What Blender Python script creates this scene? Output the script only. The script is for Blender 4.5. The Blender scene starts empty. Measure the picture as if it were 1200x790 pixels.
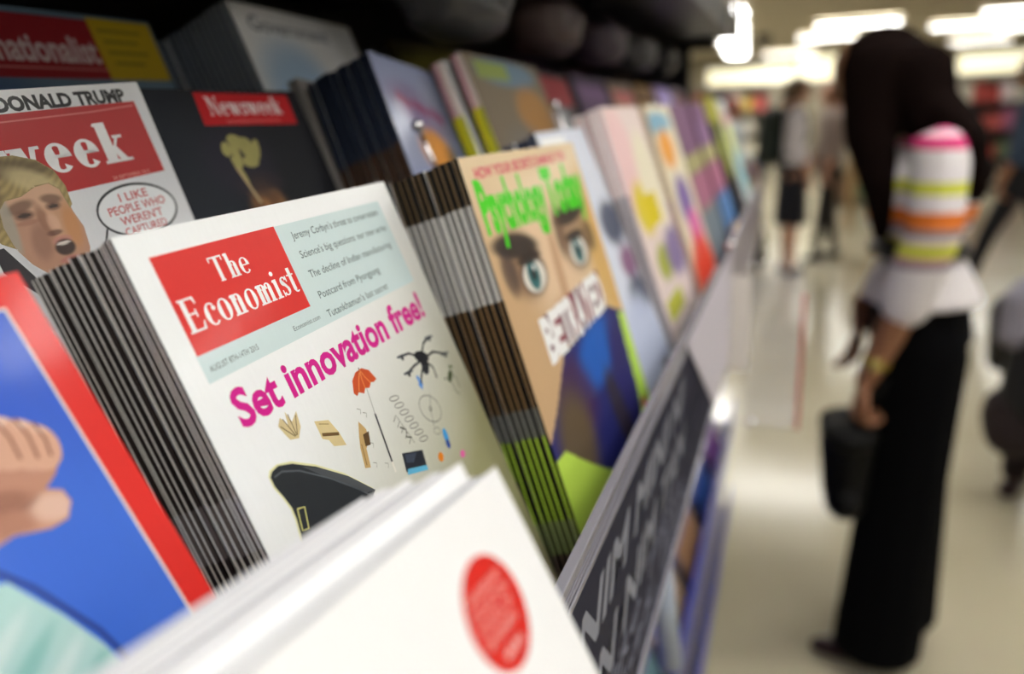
import bpy, bmesh, math, random
import numpy as np
from mathutils import Vector, Matrix
from mathutils.geometry import tessellate_polygon

C = bpy.context.scene.collection
HC = 1.5                       # camera height above the floor
# ------------------------------------------------------------------ camera, world, exposure
cam_d = bpy.data.cameras.new('camera'); cam = bpy.data.objects.new('camera', cam_d); C.objects.link(cam)
cam_d.sensor_width = 36.0; cam_d.lens = 28.0; cam_d.clip_start = 0.02; cam_d.clip_end = 100
_r = Vector((0.94429114, 0.32637497, -0.04235108)); _f = Vector((-0.32532621, 0.90620987, -0.27008614)); _u = _r.cross(_f)
cam.matrix_world = Matrix(((_r.x, _u.x, -_f.x, 0), (_r.y, _u.y, -_f.y, 0), (_r.z, _u.z, -_f.z, HC), (0, 0, 0, 1)))
cam_d.dof.use_dof = True; cam_d.dof.focus_distance = 0.335; cam_d.dof.aperture_fstop = 3.8
cam_d.dof.aperture_blades = 0
bpy.context.scene.camera = cam
w = bpy.data.worlds.new('world'); bpy.context.scene.world = w; w.use_nodes = True
w.node_tree.nodes['Background'].inputs[0].default_value = (1.0, 0.99, 0.96, 1)
w.node_tree.nodes['Background'].inputs[1].default_value = 0.08
vs = bpy.context.scene.view_settings
vs.view_transform = 'Standard'; vs.look = 'None'; vs.gamma = 1.0; vs.use_curve_mapping = False
vs.exposure = 0.27
LIGHT = 17.0                   # strength of the fluorescent diffusers
bpy.context.scene.cycles.max_bounces = 8
bpy.context.scene.cycles.sample_clamp_indirect = 6.0
CEIL = 2.62
random.seed(7); RNG = np.random.RandomState(5)
pi = math.pi

# ------------------------------------------------------------------ colours and materials
def s2l(v): return v / 12.92 if v <= 0.04045 else ((v + 0.055) / 1.055) ** 2.4
def hx(h):
    if isinstance(h, (tuple, list)): return tuple(h[:3])
    h = h.lstrip('#'); h = h if len(h) == 6 else ''.join(c * 2 for c in h); return tuple(s2l(int(h[i:i + 2], 16) / 255) for i in (0, 2, 4))
MATS = {}
def mat(name, col=None, rough=.5, metal=0, coat=0, emit=None, estr=0, alpha=1, trans=0, ior=1.45, noise=0, nscale=30, bump=0, bscale=60, attr=False, stretch=None, spec=.5):
    if name in MATS: return MATS[name]
    m = bpy.data.materials.new(name); m.use_nodes = True; nt = m.node_tree; N = nt.nodes; L = nt.links
    b = N['Principled BSDF']; b.inputs['Roughness'].default_value = rough; b.inputs['Metallic'].default_value = metal
    b.inputs['Coat Weight'].default_value = coat; b.inputs['Coat Roughness'].default_value = .12
    b.inputs['IOR'].default_value = ior; b.inputs['Alpha'].default_value = alpha; b.inputs['Transmission Weight'].default_value = trans
    b.inputs['Specular IOR Level'].default_value = spec
    tc = N.new('ShaderNodeTexCoord'); mp = N.new('ShaderNodeMapping'); L.new(tc.outputs['Object'], mp.inputs[0])
    if stretch: mp.inputs['Scale'].default_value = stretch
    if attr:
        a = N.new('ShaderNodeAttribute'); a.attribute_name = 'Col'; src = a.outputs['Color']
    else:
        rgb = N.new('ShaderNodeRGB'); rgb.outputs[0].default_value = (*hx(col), 1); src = rgb.outputs[0]
    if noise:
        nz = N.new('ShaderNodeTexNoise'); nz.inputs['Scale'].default_value = nscale; nz.inputs['Detail'].default_value = 4
        L.new(mp.outputs[0], nz.inputs['Vector'])
        mx = N.new('ShaderNodeMix'); mx.data_type = 'RGBA'; mx.blend_type = 'MULTIPLY'; mx.inputs[0].default_value = 1
        cr = N.new('ShaderNodeMapRange'); cr.inputs['To Min'].default_value = 1 - noise; cr.inputs['To Max'].default_value = 1 + noise * .4
        L.new(nz.outputs['Fac'], cr.inputs['Value']); L.new(src, mx.inputs[6]); L.new(cr.outputs[0], mx.inputs[7]); src = mx.outputs[2]
    L.new(src, b.inputs['Base Color'])
    if emit is not None:
        b.inputs['Emission Color'].default_value = (*hx(emit), 1); b.inputs['Emission Strength'].default_value = estr
    if bump:
        nz = N.new('ShaderNodeTexNoise'); nz.inputs['Scale'].default_value = bscale; nz.inputs['Detail'].default_value = 3
        L.new(mp.outputs[0], nz.inputs['Vector'])
        bp = N.new('ShaderNodeBump'); bp.inputs['Strength'].default_value = bump; bp.inputs['Distance'].default_value = .001
        L.new(nz.outputs['Fac'], bp.inputs['Height']); L.new(bp.outputs[0], b.inputs['Normal']); L.new(bp.outputs[0], b.inputs['Coat Normal'])
    MATS[name] = m; return m
M_PRINT = mat('printed_gloss_paper', rough=.45, coat=.22, spec=.35, attr=True, bump=.5, bscale=9, stretch=(3, 1, .5), noise=.04, nscale=200)
M_COVER = mat('cover_paper', rough=.5, coat=0, spec=.2, attr=True, noise=.04, nscale=120)
M_DIM = mat('uncoated_print', rough=.6, coat=0, spec=.2, attr=True, noise=.04, nscale=120)
M_MATTE = mat('matte_print', rough=.6, attr=True, noise=.05, nscale=60)
M_PAGES = mat('page_edges', '#d8d4ca', rough=.8, noise=.35, nscale=900, stretch=(.02, 1, .02))
M_BLACK = mat('black_powder_coat', '#141418', rough=.45, noise=.1)
M_DARKMET = mat('dark_rack_metal', '#232228', rough=.4, metal=.3, noise=.15, nscale=20)
M_GREYMET = mat('mauve_grey_rack_metal', '#8d8794', rough=.35, metal=.3, noise=.08, nscale=20)
M_CHROME = mat('chrome', '#e8e8ec', rough=.12, metal=1, noise=.04)
M_CLEAR = mat('clear_acrylic', '#f4f2f6', rough=.05, trans=.0, alpha=.22, coat=.5, noise=.02)
M_FAINT = mat('thin_clear_acrylic', '#f4f2f6', rough=.05, alpha=.1, coat=.4, noise=.02)
M_CLEARE = mat('acrylic_edge', '#a9a6b2', rough=.15, alpha=.75, coat=.5, noise=.05)

# ------------------------------------------------------------------ object helpers
def link(o, parent=None, M=None):
    C.objects.link(o)
    if parent: o.parent = parent
    if M is not None: o.matrix_local = M
    return o
def tag(o, label=None, cat=None, group=None, kind=None):
    if label: o['label'] = label
    if cat: o['category'] = cat
    if group: o['group'] = group
    if kind: o['kind'] = kind
    return o
def empty(name, loc=(0, 0, 0), rz=0, M=None):
    o = bpy.data.objects.new(name, None); C.objects.link(o); o.empty_display_size = .05
    if M is not None: o.matrix_world = M
    else: o.location = loc; o.rotation_euler = (0, 0, rz)
    return o
def mesh_obj(name, me, m=None, parent=None, loc=None):
    o = bpy.data.objects.new(name, me); C.objects.link(o)
    if m and not me.materials: me.materials.append(m)
    if parent: o.parent = parent
    if loc: o.location = loc
    return o
def from_bm(name, bm, m, parent=None, smooth=False, loc=None):
    me = bpy.data.meshes.new(name); bm.normal_update(); bm.to_mesh(me); bm.free()
    if smooth:
        for p in me.polygons: p.use_smooth = True
    return mesh_obj(name, me, m, parent, loc)
def bm_box(bm, lo, hi, bev=0, M=None):
    r = bmesh.ops.create_cube(bm, size=1)
    vsn = r['verts']
    for v in vsn: v.co = Vector([lo[i] + (hi[i] - lo[i]) * (v.co[i] + .5) for i in range(3)])
    if bev:
        es = list({e for v in vsn for e in v.link_edges})
        rr = bmesh.ops.bevel(bm, geom=es, offset=bev, segments=2, affect='EDGES', profile=.6)
        vsn = list({v for f in rr['faces'] for v in f.verts} | {v for v in vsn if v.is_valid})
    if M is not None:
        for v in vsn: v.co = M @ v.co
def box(name, lo, hi, m, parent=None, bev=0, M=None):
    bm = bmesh.new(); bm_box(bm, lo, hi, bev, M); return from_bm(name, bm, m, parent)
def bm_tube(bm, pts, r, n=10, caps=True):
    pts = [Vector(p) for p in pts]; rings = []
    for i, p in enumerate(pts):
        t = (pts[min(i + 1, len(pts) - 1)] - pts[max(i - 1, 0)]).normalized()
        a = t.cross(Vector((0, 0, 1)));
        if a.length < .1: a = t.cross(Vector((0, 1, 0)))
        a.normalize(); b = t.cross(a); rr = r[i] if isinstance(r, (list, tuple)) else r
        rings.append([bm.verts.new(p + (a * math.cos(2 * pi * k / n) + b * math.sin(2 * pi * k / n)) * rr) for k in range(n)])
    for i in range(len(rings) - 1):
        for k in range(n): bm.faces.new((rings[i][k], rings[i][(k + 1) % n], rings[i + 1][(k + 1) % n], rings[i + 1][k]))
    if caps: bm.faces.new(rings[0][::-1]); bm.faces.new(rings[-1])
def tube(name, pts, r, m, parent=None, n=10):
    bm = bmesh.new(); bm_tube(bm, pts, r, n); return from_bm(name, bm, m, parent, True)
def ball(name, c, r, m, parent=None, sc=(1, 1, 1)):
    bm = bmesh.new(); bmesh.ops.create_icosphere(bm, subdivisions=3, radius=r)
    for v in bm.verts: v.co = Vector(c) + Vector((v.co.x * sc[0], v.co.y * sc[1], v.co.z * sc[2]))
    return from_bm(name, bm, m, parent, True)

# ------------------------------------------------------------------ flat print art (millimetres, a right, b down)
_txt = {}
def text_tris(s, offset=0.0, shear=0.0):
    key = (s, offset, shear)
    if key in _txt: return _txt[key]
    cu = bpy.data.curves.new('lettering', 'FONT'); cu.body = s; cu.size = 1; cu.offset = offset; cu.shear = shear; cu.resolution_u = 3
    o = bpy.data.objects.new('lettering', cu); C.objects.link(o); dg = bpy.context.evaluated_depsgraph_get(); dg.update()
    me = bpy.data.meshes.new_from_object(o.evaluated_get(dg)); me.calc_loop_triangles()
    v = np.array([x.co[:2] for x in me.vertices]).reshape(-1, 2); t = np.array([x.vertices[:] for x in me.loop_triangles]).reshape(-1, 3)
    bpy.data.objects.remove(o); bpy.data.curves.remove(cu); bpy.data.meshes.remove(me)
    _txt[key] = (v, t); return v, t
class Art:
    def __init__(s, W, H): s.W, s.H = W, H; s.V = []; s.T = []; s.Col = []; s.n = 0
    def _add(s, v, t, col, layer):
        v = np.asarray(v, float); k = len(v)
        s.V.append(np.c_[v, np.full(k, layer)]); s.T.append(np.asarray(t) + s.n)
        col = np.asarray(col, float); s.Col.append(np.tile(col, (k, 1)) if col.ndim == 1 else col); s.n += k
    def poly(s, pts, col, layer=1):
        t = tessellate_polygon([[Vector((p[0], p[1], 0)) for p in pts]])
        s._add(pts, t, hx(col), layer)
    def rect(s, x0, y0, x1, y1, col, layer=1): s._add([(x0, y0), (x1, y0), (x1, y1), (x0, y1)], [(0, 1, 2), (0, 2, 3)], hx(col), layer)
    def ell(s, cx, cy, rx, ry, col, layer=1, rot=0, n=32):
        th = np.linspace(0, 2 * pi, n, endpoint=False); x = rx * np.cos(th); y = ry * np.sin(th); c_, s_ = math.cos(rot), math.sin(rot)
        s.poly(list(zip(cx + x * c_ - y * s_, cy + x * s_ + y * c_)), col, layer)
    def ring(s, cx, cy, rx, ry, wd, col, layer=1, rot=0, a0=0, a1=2 * pi, n=40):
        th = np.linspace(a0, a1, n); s.line([(cx + rx * math.cos(t) * math.cos(rot) - ry * math.sin(t) * math.sin(rot), cy + rx * math.cos(t) * math.sin(rot) + ry * math.sin(t) * math.cos(rot)) for t in th], wd, col, layer)
    def line(s, pts, wd, col, layer=1):
        pts = np.asarray(pts, float); n = len(pts); wd = np.broadcast_to(np.asarray(wd, float), (n,))
        d = np.gradient(pts, axis=0) if n > 2 else np.tile(pts[-1] - pts[0], (n, 1)); d /= np.linalg.norm(d, axis=1)[:, None] + 1e-9
        nn = np.stack([d[:, 1], -d[:, 0]], -1) * wd[:, None] / 2
        v = np.concatenate([pts + nn, pts - nn]); t = []
        for i in range(n - 1): t += [(i, i + 1, n + i), (i + 1, n + i + 1, n + i)]
        s._add(v, t, hx(col), layer)
    def text(s, st, x, y, h, col, layer=2, width=None, bold=0.0, shear=0.0, rot=0, cxs=1.0, align=0):
        v, t = text_tris(st, bold, shear)
        if not len(v): return
        v = v * np.array([h / .72 * cxs, h / .72]); x0, x1 = v[:, 0].min(), v[:, 0].max(); v[:, 0] -= x0
        wd = x1 - x0
        if width: v[:, 0] *= width / wd; wd = width
        v[:, 0] -= wd * align; v[:, 1] *= -1; c_, s_ = math.cos(rot), math.sin(rot)
        v = np.stack([x + v[:, 0] * c_ - v[:, 1] * s_, y + v[:, 0] * s_ + v[:, 1] * c_], -1)
        s._add(v, t, hx(col), layer)
    def serif(s, st, x, y, h, col, layer=2, width=None, rot=0, heavy=1.0):
        polys, adv = serif_word(st, heavy); k = (width / adv) if width else h; c_, s_ = math.cos(rot), math.sin(rot)
        for P in polys:
            P = [(px * k, -py * h) for px, py in P]
            s.poly([(x + a * c_ - b * s_, y + a * s_ + b * c_) for a, b in P], col, layer)
    def field(s, fn, step, x0=0, y0=0, x1=None, y1=None, layer=0):
        x1 = s.W if x1 is None else x1; y1 = s.H if y1 is None else y1
        nx = max(2, int((x1 - x0) / step) + 1); ny = max(2, int((y1 - y0) / step) + 1)
        X, Y = np.meshgrid(np.linspace(x0, x1, nx), np.linspace(y0, y1, ny)); col = fn(X, Y).reshape(-1, 3)
        i = np.arange(nx * ny).reshape(ny, nx); a, b, c, d = i[:-1, :-1].ravel(), i[:-1, 1:].ravel(), i[1:, 1:].ravel(), i[1:, :-1].ravel()
        s._add(np.stack([X.ravel(), Y.ravel()], -1), np.concatenate([np.stack([a, b, c], -1), np.stack([a, c, d], -1)]), col, layer)
    def mesh(s, name, zoff, x_lo=0.0):
        """mm -> magazine frame: x right, y towards the back, z up with 0 at the foot."""
        V = np.concatenate(s.V); T = np.concatenate(s.T); Cc = np.concatenate(s.Col)
        P = np.stack([V[:, 0] / 1000, -(zoff + .00005 + V[:, 2] * .00003), (s.H - V[:, 1]) / 1000], -1)
        # all faces face -y
        a, b, c = P[T[:, 0]], P[T[:, 1]], P[T[:, 2]]; nrm = np.cross(b - a, c - a)[:, 1]; T = T.copy(); f = nrm > 0; T[f] = T[f][:, ::-1]
        me = bpy.data.meshes.new(name); me.from_pydata(P.tolist(), [], T.tolist())
        at = me.color_attributes.new('Col', 'FLOAT_COLOR', 'POINT'); at.data.foreach_set('color', np.c_[Cc, np.ones(len(Cc))].astype(np.float32).ravel())
        return me
def blob(c, X, Y, cx, cy, rx, ry, col, rot=0, soft=.35, a=1):
    col = np.array(hx(col)); c_, s_ = math.cos(rot), math.sin(rot); dx, dy = X - cx, Y - cy
    u = (dx * c_ + dy * s_) / rx; v = (-dx * s_ + dy * c_) / ry; d = np.sqrt(u * u + v * v)
    m = np.clip((1 - d) / soft + .5, 0, 1); m = (m * m * (3 - 2 * m) * a)[..., None]
    return c * (1 - m) + col * m
def polymask(X, Y, pts):
    inside = np.zeros(X.shape, bool); n = len(pts); j = n - 1
    for i in range(n):
        xi, yi = pts[i]; xj, yj = pts[j]
        cnd = ((yi > Y) != (yj > Y)) & (X < (xj - xi) * (Y - yi) / (yj - yi + 1e-12) + xi); inside ^= cnd; j = i
    return inside
def base(X, col): return np.ones(X.shape + (1,)) * np.array(hx(col))

# serif glyphs drawn from stems, slabs and rings (unit cap height)
def serif_word(st, hv=1.0):
    out = []; x = 0.0; S = .135 * hv; t = .045 * hv; XH = .66
    def R(x0, y0, x1, y1): out.append([(x0, y0), (x1, y0), (x1, y1), (x0, y1)])
    def stem(xx, y0, y1, top=True, bot=True, w_=None, l=.05, r=.05):
        w_ = w_ or S; R(xx, y0, xx + w_, y1)
        if bot: R(xx - l, y0, xx + w_ + r, y0 + t)
        if top: out.append([(xx - l, y1 - .07), (xx, y1 - .10), (xx, y1), (xx - l * .6, y1 - .02)])
    def arc(cx, cy, rx, ry, a0, a1, thick, thin, n=14):
        o = []; i_ = []
        for k in range(n + 1):
            a = a0 + (a1 - a0) * k / n; wd = thin + (thick - thin) * abs(math.cos(a)) ** 1.3
            ux, uy = math.cos(a), math.sin(a); o.append((cx + rx * ux, cy + ry * uy)); i_.append((cx + (rx - wd) * ux, cy + (ry - (thin if abs(uy) > .7 else wd * .8)) * uy))
        for k in range(n): out.append([o[k], o[k + 1], i_[k + 1], i_[k]])
    for ch in st:
        if ch == 'T':
            R(0, 1 - t * 1.3, .62, 1); R(0, .8, t, 1); R(.62 - t, .8, .62, 1); R(.31 - S / 2, 0, .31 + S / 2, 1); R(.2, 0, .42, t); x_ = .68
        elif ch == 'E':
            R(.06, 0, .06 + S, 1); R(0, 0, .56, t * 1.2); R(0, 1 - t * 1.2, .54, 1); R(.06, .5, .42, .5 + t); R(.42, .4, .42 + t, .63); out.append([(.56, 0), (.6, .25), (.56, .25), (.48, t)]); out.append([(.54, 1), (.56, .78), (.52, .78), (.46, 1 - t)]); x_ = .66
        elif ch == 'h':
            stem(.05, 0, 1); arc(.27, XH - .2, .17, .2, 0, pi, S, t); R(.44 - S, 0, .44, XH - .2); R(.44 - S - .04, 0, .48, t); x_ = .53
        elif ch == 'n':
            stem(.05, 0, XH); arc(.27, XH - .2, .17, .2, 0, pi, S, t); R(.44 - S, 0, .44, XH - .2); R(.44 - S - .04, 0, .48, t); x_ = .53
        elif ch == 'm':
            stem(.05, 0, XH); arc(.25, XH - .2, .155, .2, 0, pi, S, t); R(.405 - S, 0, .405, XH - .2); R(.405 - S - .03, 0, .435, t)
            arc(.51, XH - .2, .155, .2, 0, pi, S, t); R(.665 - S, 0, .665, XH - .2); R(.665 - S - .03, 0, .705, t); x_ = .75
        elif ch == 'i': stem(.05, 0, XH); arc(.05 + S / 2, .86, .08, .08, 0, 2 * pi, .079, .079, 12); x_ = .28
        elif ch == 'o': arc(.25, XH / 2, .24, XH / 2 + .015, 0, 2 * pi, S, t, 26); x_ = .53
        elif ch == 'c': arc(.25, XH / 2, .24, XH / 2 + .015, .28 * pi, 1.74 * pi, S, t, 22); arc(.37, XH - .17, .075, .075, 0, 2 * pi, .074, .074, 10); x_ = .47
        elif ch == 'e': arc(.25, XH / 2, .24, XH / 2 + .015, 0, 1.76 * pi, S, t, 24); R(.1, XH * .5, .47, XH * .5 + t); x_ = .52
        elif ch == 's':
            arc(.21, XH * .75, .16, XH * .25, .1 * pi, 1.45 * pi, S * .8, t, 14); arc(.2, XH * .27, .18, XH * .27, -.85 * pi, .5 * pi, S * .85, t, 14)
            out.append([(.06, .5), (.15, .58), (.36, .26), (.27, .2)]); R(.33, XH * .68, .33 + t, XH); R(.02, 0, .02 + t, .22); x_ = .42
        elif ch == 't': R(.09, .1, .09 + S, .88); R(0, XH - t, .32, XH); arc(.24, .15, .14, .16, pi, 1.75 * pi, S, t, 8); x_ = .36
        elif ch == 'w':
            for a, b in ((.02, .2), (.3, .48)): out.append([(a, XH), (a + S, XH), (b + S * .7, 0), (b, 0)])
            for a, b in ((.42, .24), (.74, .52)): out.append([(a - t * 1.4, XH), (a, XH), (b + t, 0), (b - t * .2, 0)])
            R(-.03, XH - t, .2, XH); R(.25, XH - t, .46, XH); R(.64, XH - t, .8, XH); x_ = .8
        elif ch == 'k':
            stem(.05, 0, 1); out.append([(.05 + S, .26), (.05 + S, .36), (.38, XH), (.46, XH)]); out.append([(.2, .36), (.31, .44), (.52, 0), (.36, 0)])
            R(.32, XH - t, .52, XH); R(.32, 0, .58, t); x_ = .6
        elif ch == 'N':
            R(.07, 0, .07 + t, 1); R(.6 - t, 0, .6, 1); out.append([(0, 1), (.2, 1), (.6, 0), (.5, 0)]); R(-.02, 0, .17, t); R(.5, 1 - t, .7, 1); R(-.04, 1 - t, .2, 1); x_ = .72
        elif ch == ' ': x_ = .3
        else: x_ = .4
        for P in out: pass
        # shift this glyph
        start = getattr(serif_word, '_s', 0)
        for k in range(serif_word.done, len(out)): out[k] = [(px + x, py) for px, py in out[k]]
        serif_word.done = len(out); x += x_ + .02
    serif_word.done = 0
    return out, x
serif_word.done = 0

# ------------------------------------------------------------------ magazines
def mag_matrix(pos, yaw, lean, roll, H):
    """pos = top left corner of the front cover; returns the matrix of the foot-left corner (x right, y back, z up)."""
    cr, sr = math.cos(roll), math.sin(roll); cl, sl = math.cos(lean), math.sin(lean); Rz = Matrix.Rotation(yaw, 3, 'Z')
    def P(a, b):
        A = a * cr - b * sr; B = a * sr + b * cr; return Rz @ Vector((B * sl, A, -B * cl))
    ea, eb = P(1, 0), P(0, 1); n = ea.cross(-eb) * -1      # y axis = towards the back
    n = (-eb).cross(ea); o = Vector(pos) + eb * H
    return Matrix(((ea.x, n.x, -eb.x, o.x), (ea.y, n.y, -eb.y, o.y), (ea.z, n.z, -eb.z, o.z), (0, 0, 0, 1)))
def cover_mesh(W, H, T, rows, front='#ffffff', back='#777777', inside='#e8e6e0', split=.5, lw=.28):
    """folded cover: rows = [(b0_mm, b1_mm, fold colour, spine colour)] from the head down; closed thin sheet."""
    th = .00028; fo = min(.0022, T * .8); g = .0004
    yb = T
    out = [(W, 0), (fo, 0), (fo * .4, T * .1), (0, T * split), (0, T * (split + lw)), (fo, yb - g), (W, yb - g)]
    inn = [(W, yb - g - th), (fo + .001, yb - g - th), (th * 2.2, T * split), (fo + .001, th), (W, th)]
    prof = out + inn; n = len(prof); V = []; F = []; Fc = []
    zs = []
    for b0, b1, cf, cs in rows: zs.append((H - b0 / 1000, H - b1 / 1000, cf, cs))
    for z0, z1, cf, cs in zs:
        s0 = len(V)
        for z in (z0, z1): V += [(x, y, z) for x, y in prof]
        for k in range(n):
            k2 = (k + 1) % n; F.append((s0 + k, s0 + k2, s0 + n + k2, s0 + n + k))
            col = front if k == 0 else (cf if k == 3 else (cs if k in (1, 2, 4) else (back if k == 5 else inside)))
            Fc.append(hx(col))
    for s0, rev in ((0, True), (len(V) - n, False)):
        # rims: strips between outer and inner
        prs = [(0, 11), (1, 10), (2, 9), (3, 9), (4, 9), (5, 8), (6, 7)]
        for (a, b), (c, d) in zip(prs[:-1], prs[1:]):
            f = [s0 + a, s0 + b, s0 + d, s0 + c] if b != d else [s0 + a, s0 + b, s0 + c]
            F.append(tuple(f if rev else f[::-1])); Fc.append(hx('#efece6'))
    me = bpy.data.meshes.new('cover'); me.from_pydata(V, [], F)
    at = me.color_attributes.new('Col', 'FLOAT_COLOR', 'CORNER'); k = 0
    cols = []
    for p, c_ in zip(me.polygons, Fc): cols += [(*c_, 1)] * p.loop_total
    at.data.foreach_set('color', np.array(cols, np.float32).ravel())
    bm = bmesh.new(); bm.from_mesh(me); bmesh.ops.recalc_face_normals(bm, faces=bm.faces); bm.to_mesh(me); bm.free()
    me.materials.append(M_COVER); return me
def pages_mesh(W, H, T):
    bm = bmesh.new(); th = .0005; fo = min(.003, T)
    prof = [(fo, th), (W - .0012, th), (W - .0006, T * .45), (W - .0014, T - .0011), (fo, T - .0011), (.0013, T * .5)]
    a = [bm.verts.new((x, y, .0006)) for x, y in prof]; b = [bm.verts.new((x, y, H - .0006)) for x, y in prof]
    bm.faces.new(a); bm.faces.new(b[::-1]); n = len(prof)
    for k in range(n): bm.faces.new((a[k], b[k], b[(k + 1) % n], a[(k + 1) % n]))
    bmesh.ops.recalc_face_normals(bm, faces=bm.faces); me = bpy.data.meshes.new('pages'); bm.to_mesh(me); bm.free(); me.materials.append(M_PAGES); return me
ORD = 'first second third fourth fifth sixth seventh eighth ninth tenth eleventh twelfth thirteenth fourteenth fifteenth sixteenth'.split()
def stack(name, M0, W, H, T, n, art, rows, label, blabel, group, cat='magazine', front='#ffffff', back='#555555', jit=.0006, tilt=.004, gap=0.0, split=.5, printmat=None, cov=None):
    """n copies behind one another; the first shows its printed front."""
    cm = cov or cover_mesh(W, H, T, rows, front, back, split=split); pm = pages_mesh(W, H, T); roots = []
    for k in range(n):
        bl = ORD[k] + ' ' + blabel if k < len(ORD) else blabel
        j = (0, 0, 0) if k == 0 else (random.gauss(0, jit), 0, random.uniform(-1, 0) * jit * 1.5)
        R = Matrix.Rotation(0 if k == 0 else random.gauss(0, tilt) * .5, 4, 'Y')
        M = M0 @ Matrix.Translation((j[0], k * (T + gap), j[2])) @ R
        r = empty(name, M=M); tag(r, label if k == 0 else bl, cat, group)
        a = mesh_obj('cover', cm, None, r); b = mesh_obj('pages', pm, None, r)
        if k == 0 and art is not None:
            me = art.mesh('cover_print', 0.0); mesh_obj('cover_print', me, printmat or M_PRINT, r)
        roots.append(r)
    return roots

D21 = math.radians(2.1); LEAN = 0.37447

# ================================================================== SETTING
def floor_mat():
    m = bpy.data.materials.new('polished_vinyl_tile'); m.use_nodes = True; N = m.node_tree.nodes; L = m.node_tree.links; b = N['Principled BSDF']
    tc = N.new('ShaderNodeTexCoord'); n1 = N.new('ShaderNodeTexNoise'); n1.inputs['Scale'].default_value = 1.2; n1.inputs['Detail'].default_value = 6
    n2 = N.new('ShaderNodeTexNoise'); n2.inputs['Scale'].default_value = 90
    L.new(tc.outputs['Object'], n1.inputs['Vector']); L.new(tc.outputs['Object'], n2.inputs['Vector'])
    r = N.new('ShaderNodeValToRGB'); r.color_ramp.elements[0].position = .3; r.color_ramp.elements[1].position = .7
    r.color_ramp.elements[0].color = (*hx('#c2b89c'), 1); r.color_ramp.elements[1].color = (*hx('#d2c9b0'), 1)
    L.new(n1.outputs['Fac'], r.inputs[0]); mx = N.new('ShaderNodeMix'); mx.data_type = 'RGBA'; mx.blend_type = 'MULTIPLY'; mx.inputs[0].default_value = .25
    L.new(r.outputs[0], mx.inputs[6]); L.new(n2.outputs['Color'], mx.inputs[7]); L.new(mx.outputs[2], b.inputs['Base Color'])
    b.inputs['Roughness'].default_value = .16; b.inputs['Specular IOR Level'].default_value = .55
    bp = N.new('ShaderNodeBump'); bp.inputs['Strength'].default_value = .05; L.new(n1.outputs['Fac'], bp.inputs['Height']); L.new(bp.outputs[0], b.inputs['Normal'])
    return m
X0, X1, Y0, Y1 = -9.0, 9.0, -5.0, 21.7
tag(box('floor', (X0, Y0, -.1), (X1, Y1, 0), floor_mat()), kind='structure')
tag(box('ceiling', (X0, Y0, CEIL), (X1, Y1, CEIL + .1), mat('ceiling_tile', '#b9b09a', rough=.9, noise=.06, nscale=2)), kind='structure')
WM = mat('shop_wall_paint', '#a89f8a', rough=.8, noise=.08, nscale=1.5)
tag(box('wall_far', (X0, Y1, 0), (X1, Y1 + .15, CEIL), WM), kind='structure')
tag(box('wall_left', (X0 - .15, Y0, 0), (X0, Y1, CEIL), WM), kind='structure')
tag(box('wall_right', (X1, Y0, 0), (X1 + .15, Y1, CEIL), WM), kind='structure')
tag(box('wall_near', (X0, Y0 - .15, 0), (X1, Y0, CEIL), WM), kind='structure')
tag(box('baseboard_far', (X0, Y1 - .02, 0), (X1, Y1, .12), mat('dark_skirting', '#3b3630', rough=.5, noise=.1)), kind='structure')
# ceiling tile grid
bm = bmesh.new()
for i in range(int((X1 - X0) / 1.2)): bm_box(bm, (X0 + i * 1.2 - .012, Y0, CEIL - .012), (X0 + i * 1.2 + .012, Y1, CEIL - .001))
for i in range(int((Y1 - Y0) / 1.2)): bm_box(bm, (X0, Y0 + i * 1.2 - .012, CEIL - .012), (X1, Y0 + i * 1.2 + .012, CEIL - .001))
tag(from_bm('trim_1', bm, mat('ceiling_grid', '#c9c2ae', rough=.6, noise=.05)), kind='structure')

# lights
M_LAMP = mat('fluorescent_diffuser', '#ffffff', rough=.4, emit=(1.0, .99, .96), estr=LIGHT, noise=.01)
M_HOUS = mat('light_housing', '#d8d5cc', rough=.5, noise=.03)
def ceiling_light(x, y, L_, W_, label, group):
    e = empty('ceiling_light', (x, y, CEIL - .012)); tag(e, label, 'ceiling light', group)
    bm = bmesh.new()
    for s in (-1, 1):
        bm_box(bm, (-L_ / 2 - .02, s * (W_ / 2 + .01) - .01, -.06), (L_ / 2 + .02, s * (W_ / 2 + .01) + .01, 0))
        bm_box(bm, (s * (L_ / 2 + .01) - .01, -W_ / 2, -.06), (s * (L_ / 2 + .01) + .01, W_ / 2, 0))
    from_bm('housing', bm, M_HOUS, e); box('diffuser', (-L_ / 2, -W_ / 2, -.05), (L_ / 2, W_ / 2, -.03), M_LAMP, e, .004)
ORD0 = 'first second third fourth fifth sixth'.split()
seen = [(.77, 13.6, 'long bright ceiling light above and left of the striped-sweater woman, nearer of the pair'),
        (.52, 16.05, 'shorter bright ceiling light just below and left of the nearer long one'),
        (-.27, 20.9, 'small far ceiling light alone above the backpack shopper'),
        (2.55, 15.4, 'ceiling light just right of the dark-haired head, in the middle of the right-hand cluster'),
        (2.9, 13.2, 'widest ceiling light of the cluster at the top right corner'),
        (3.55, 20.2, 'lowest and farthest ceiling light of the right-hand cluster'),
        (3.75, 16.7, 'ceiling light cut by the right edge of the picture')]
for x, y, lb in seen: ceiling_light(x, y, 1.15, .3, lb, 'lights over the far shop floor')
for k, y in enumerate((10.4, 12.2, 14.0, 15.8, 17.6, 19.4)):
    ceiling_light(-.93 - .055 * (y - 11.5), y, .42, 1.3, ORD0[k] + ' ceiling light from the near end of the end-on row above the rack end', 'end-on row of lights above the rack')
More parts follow.
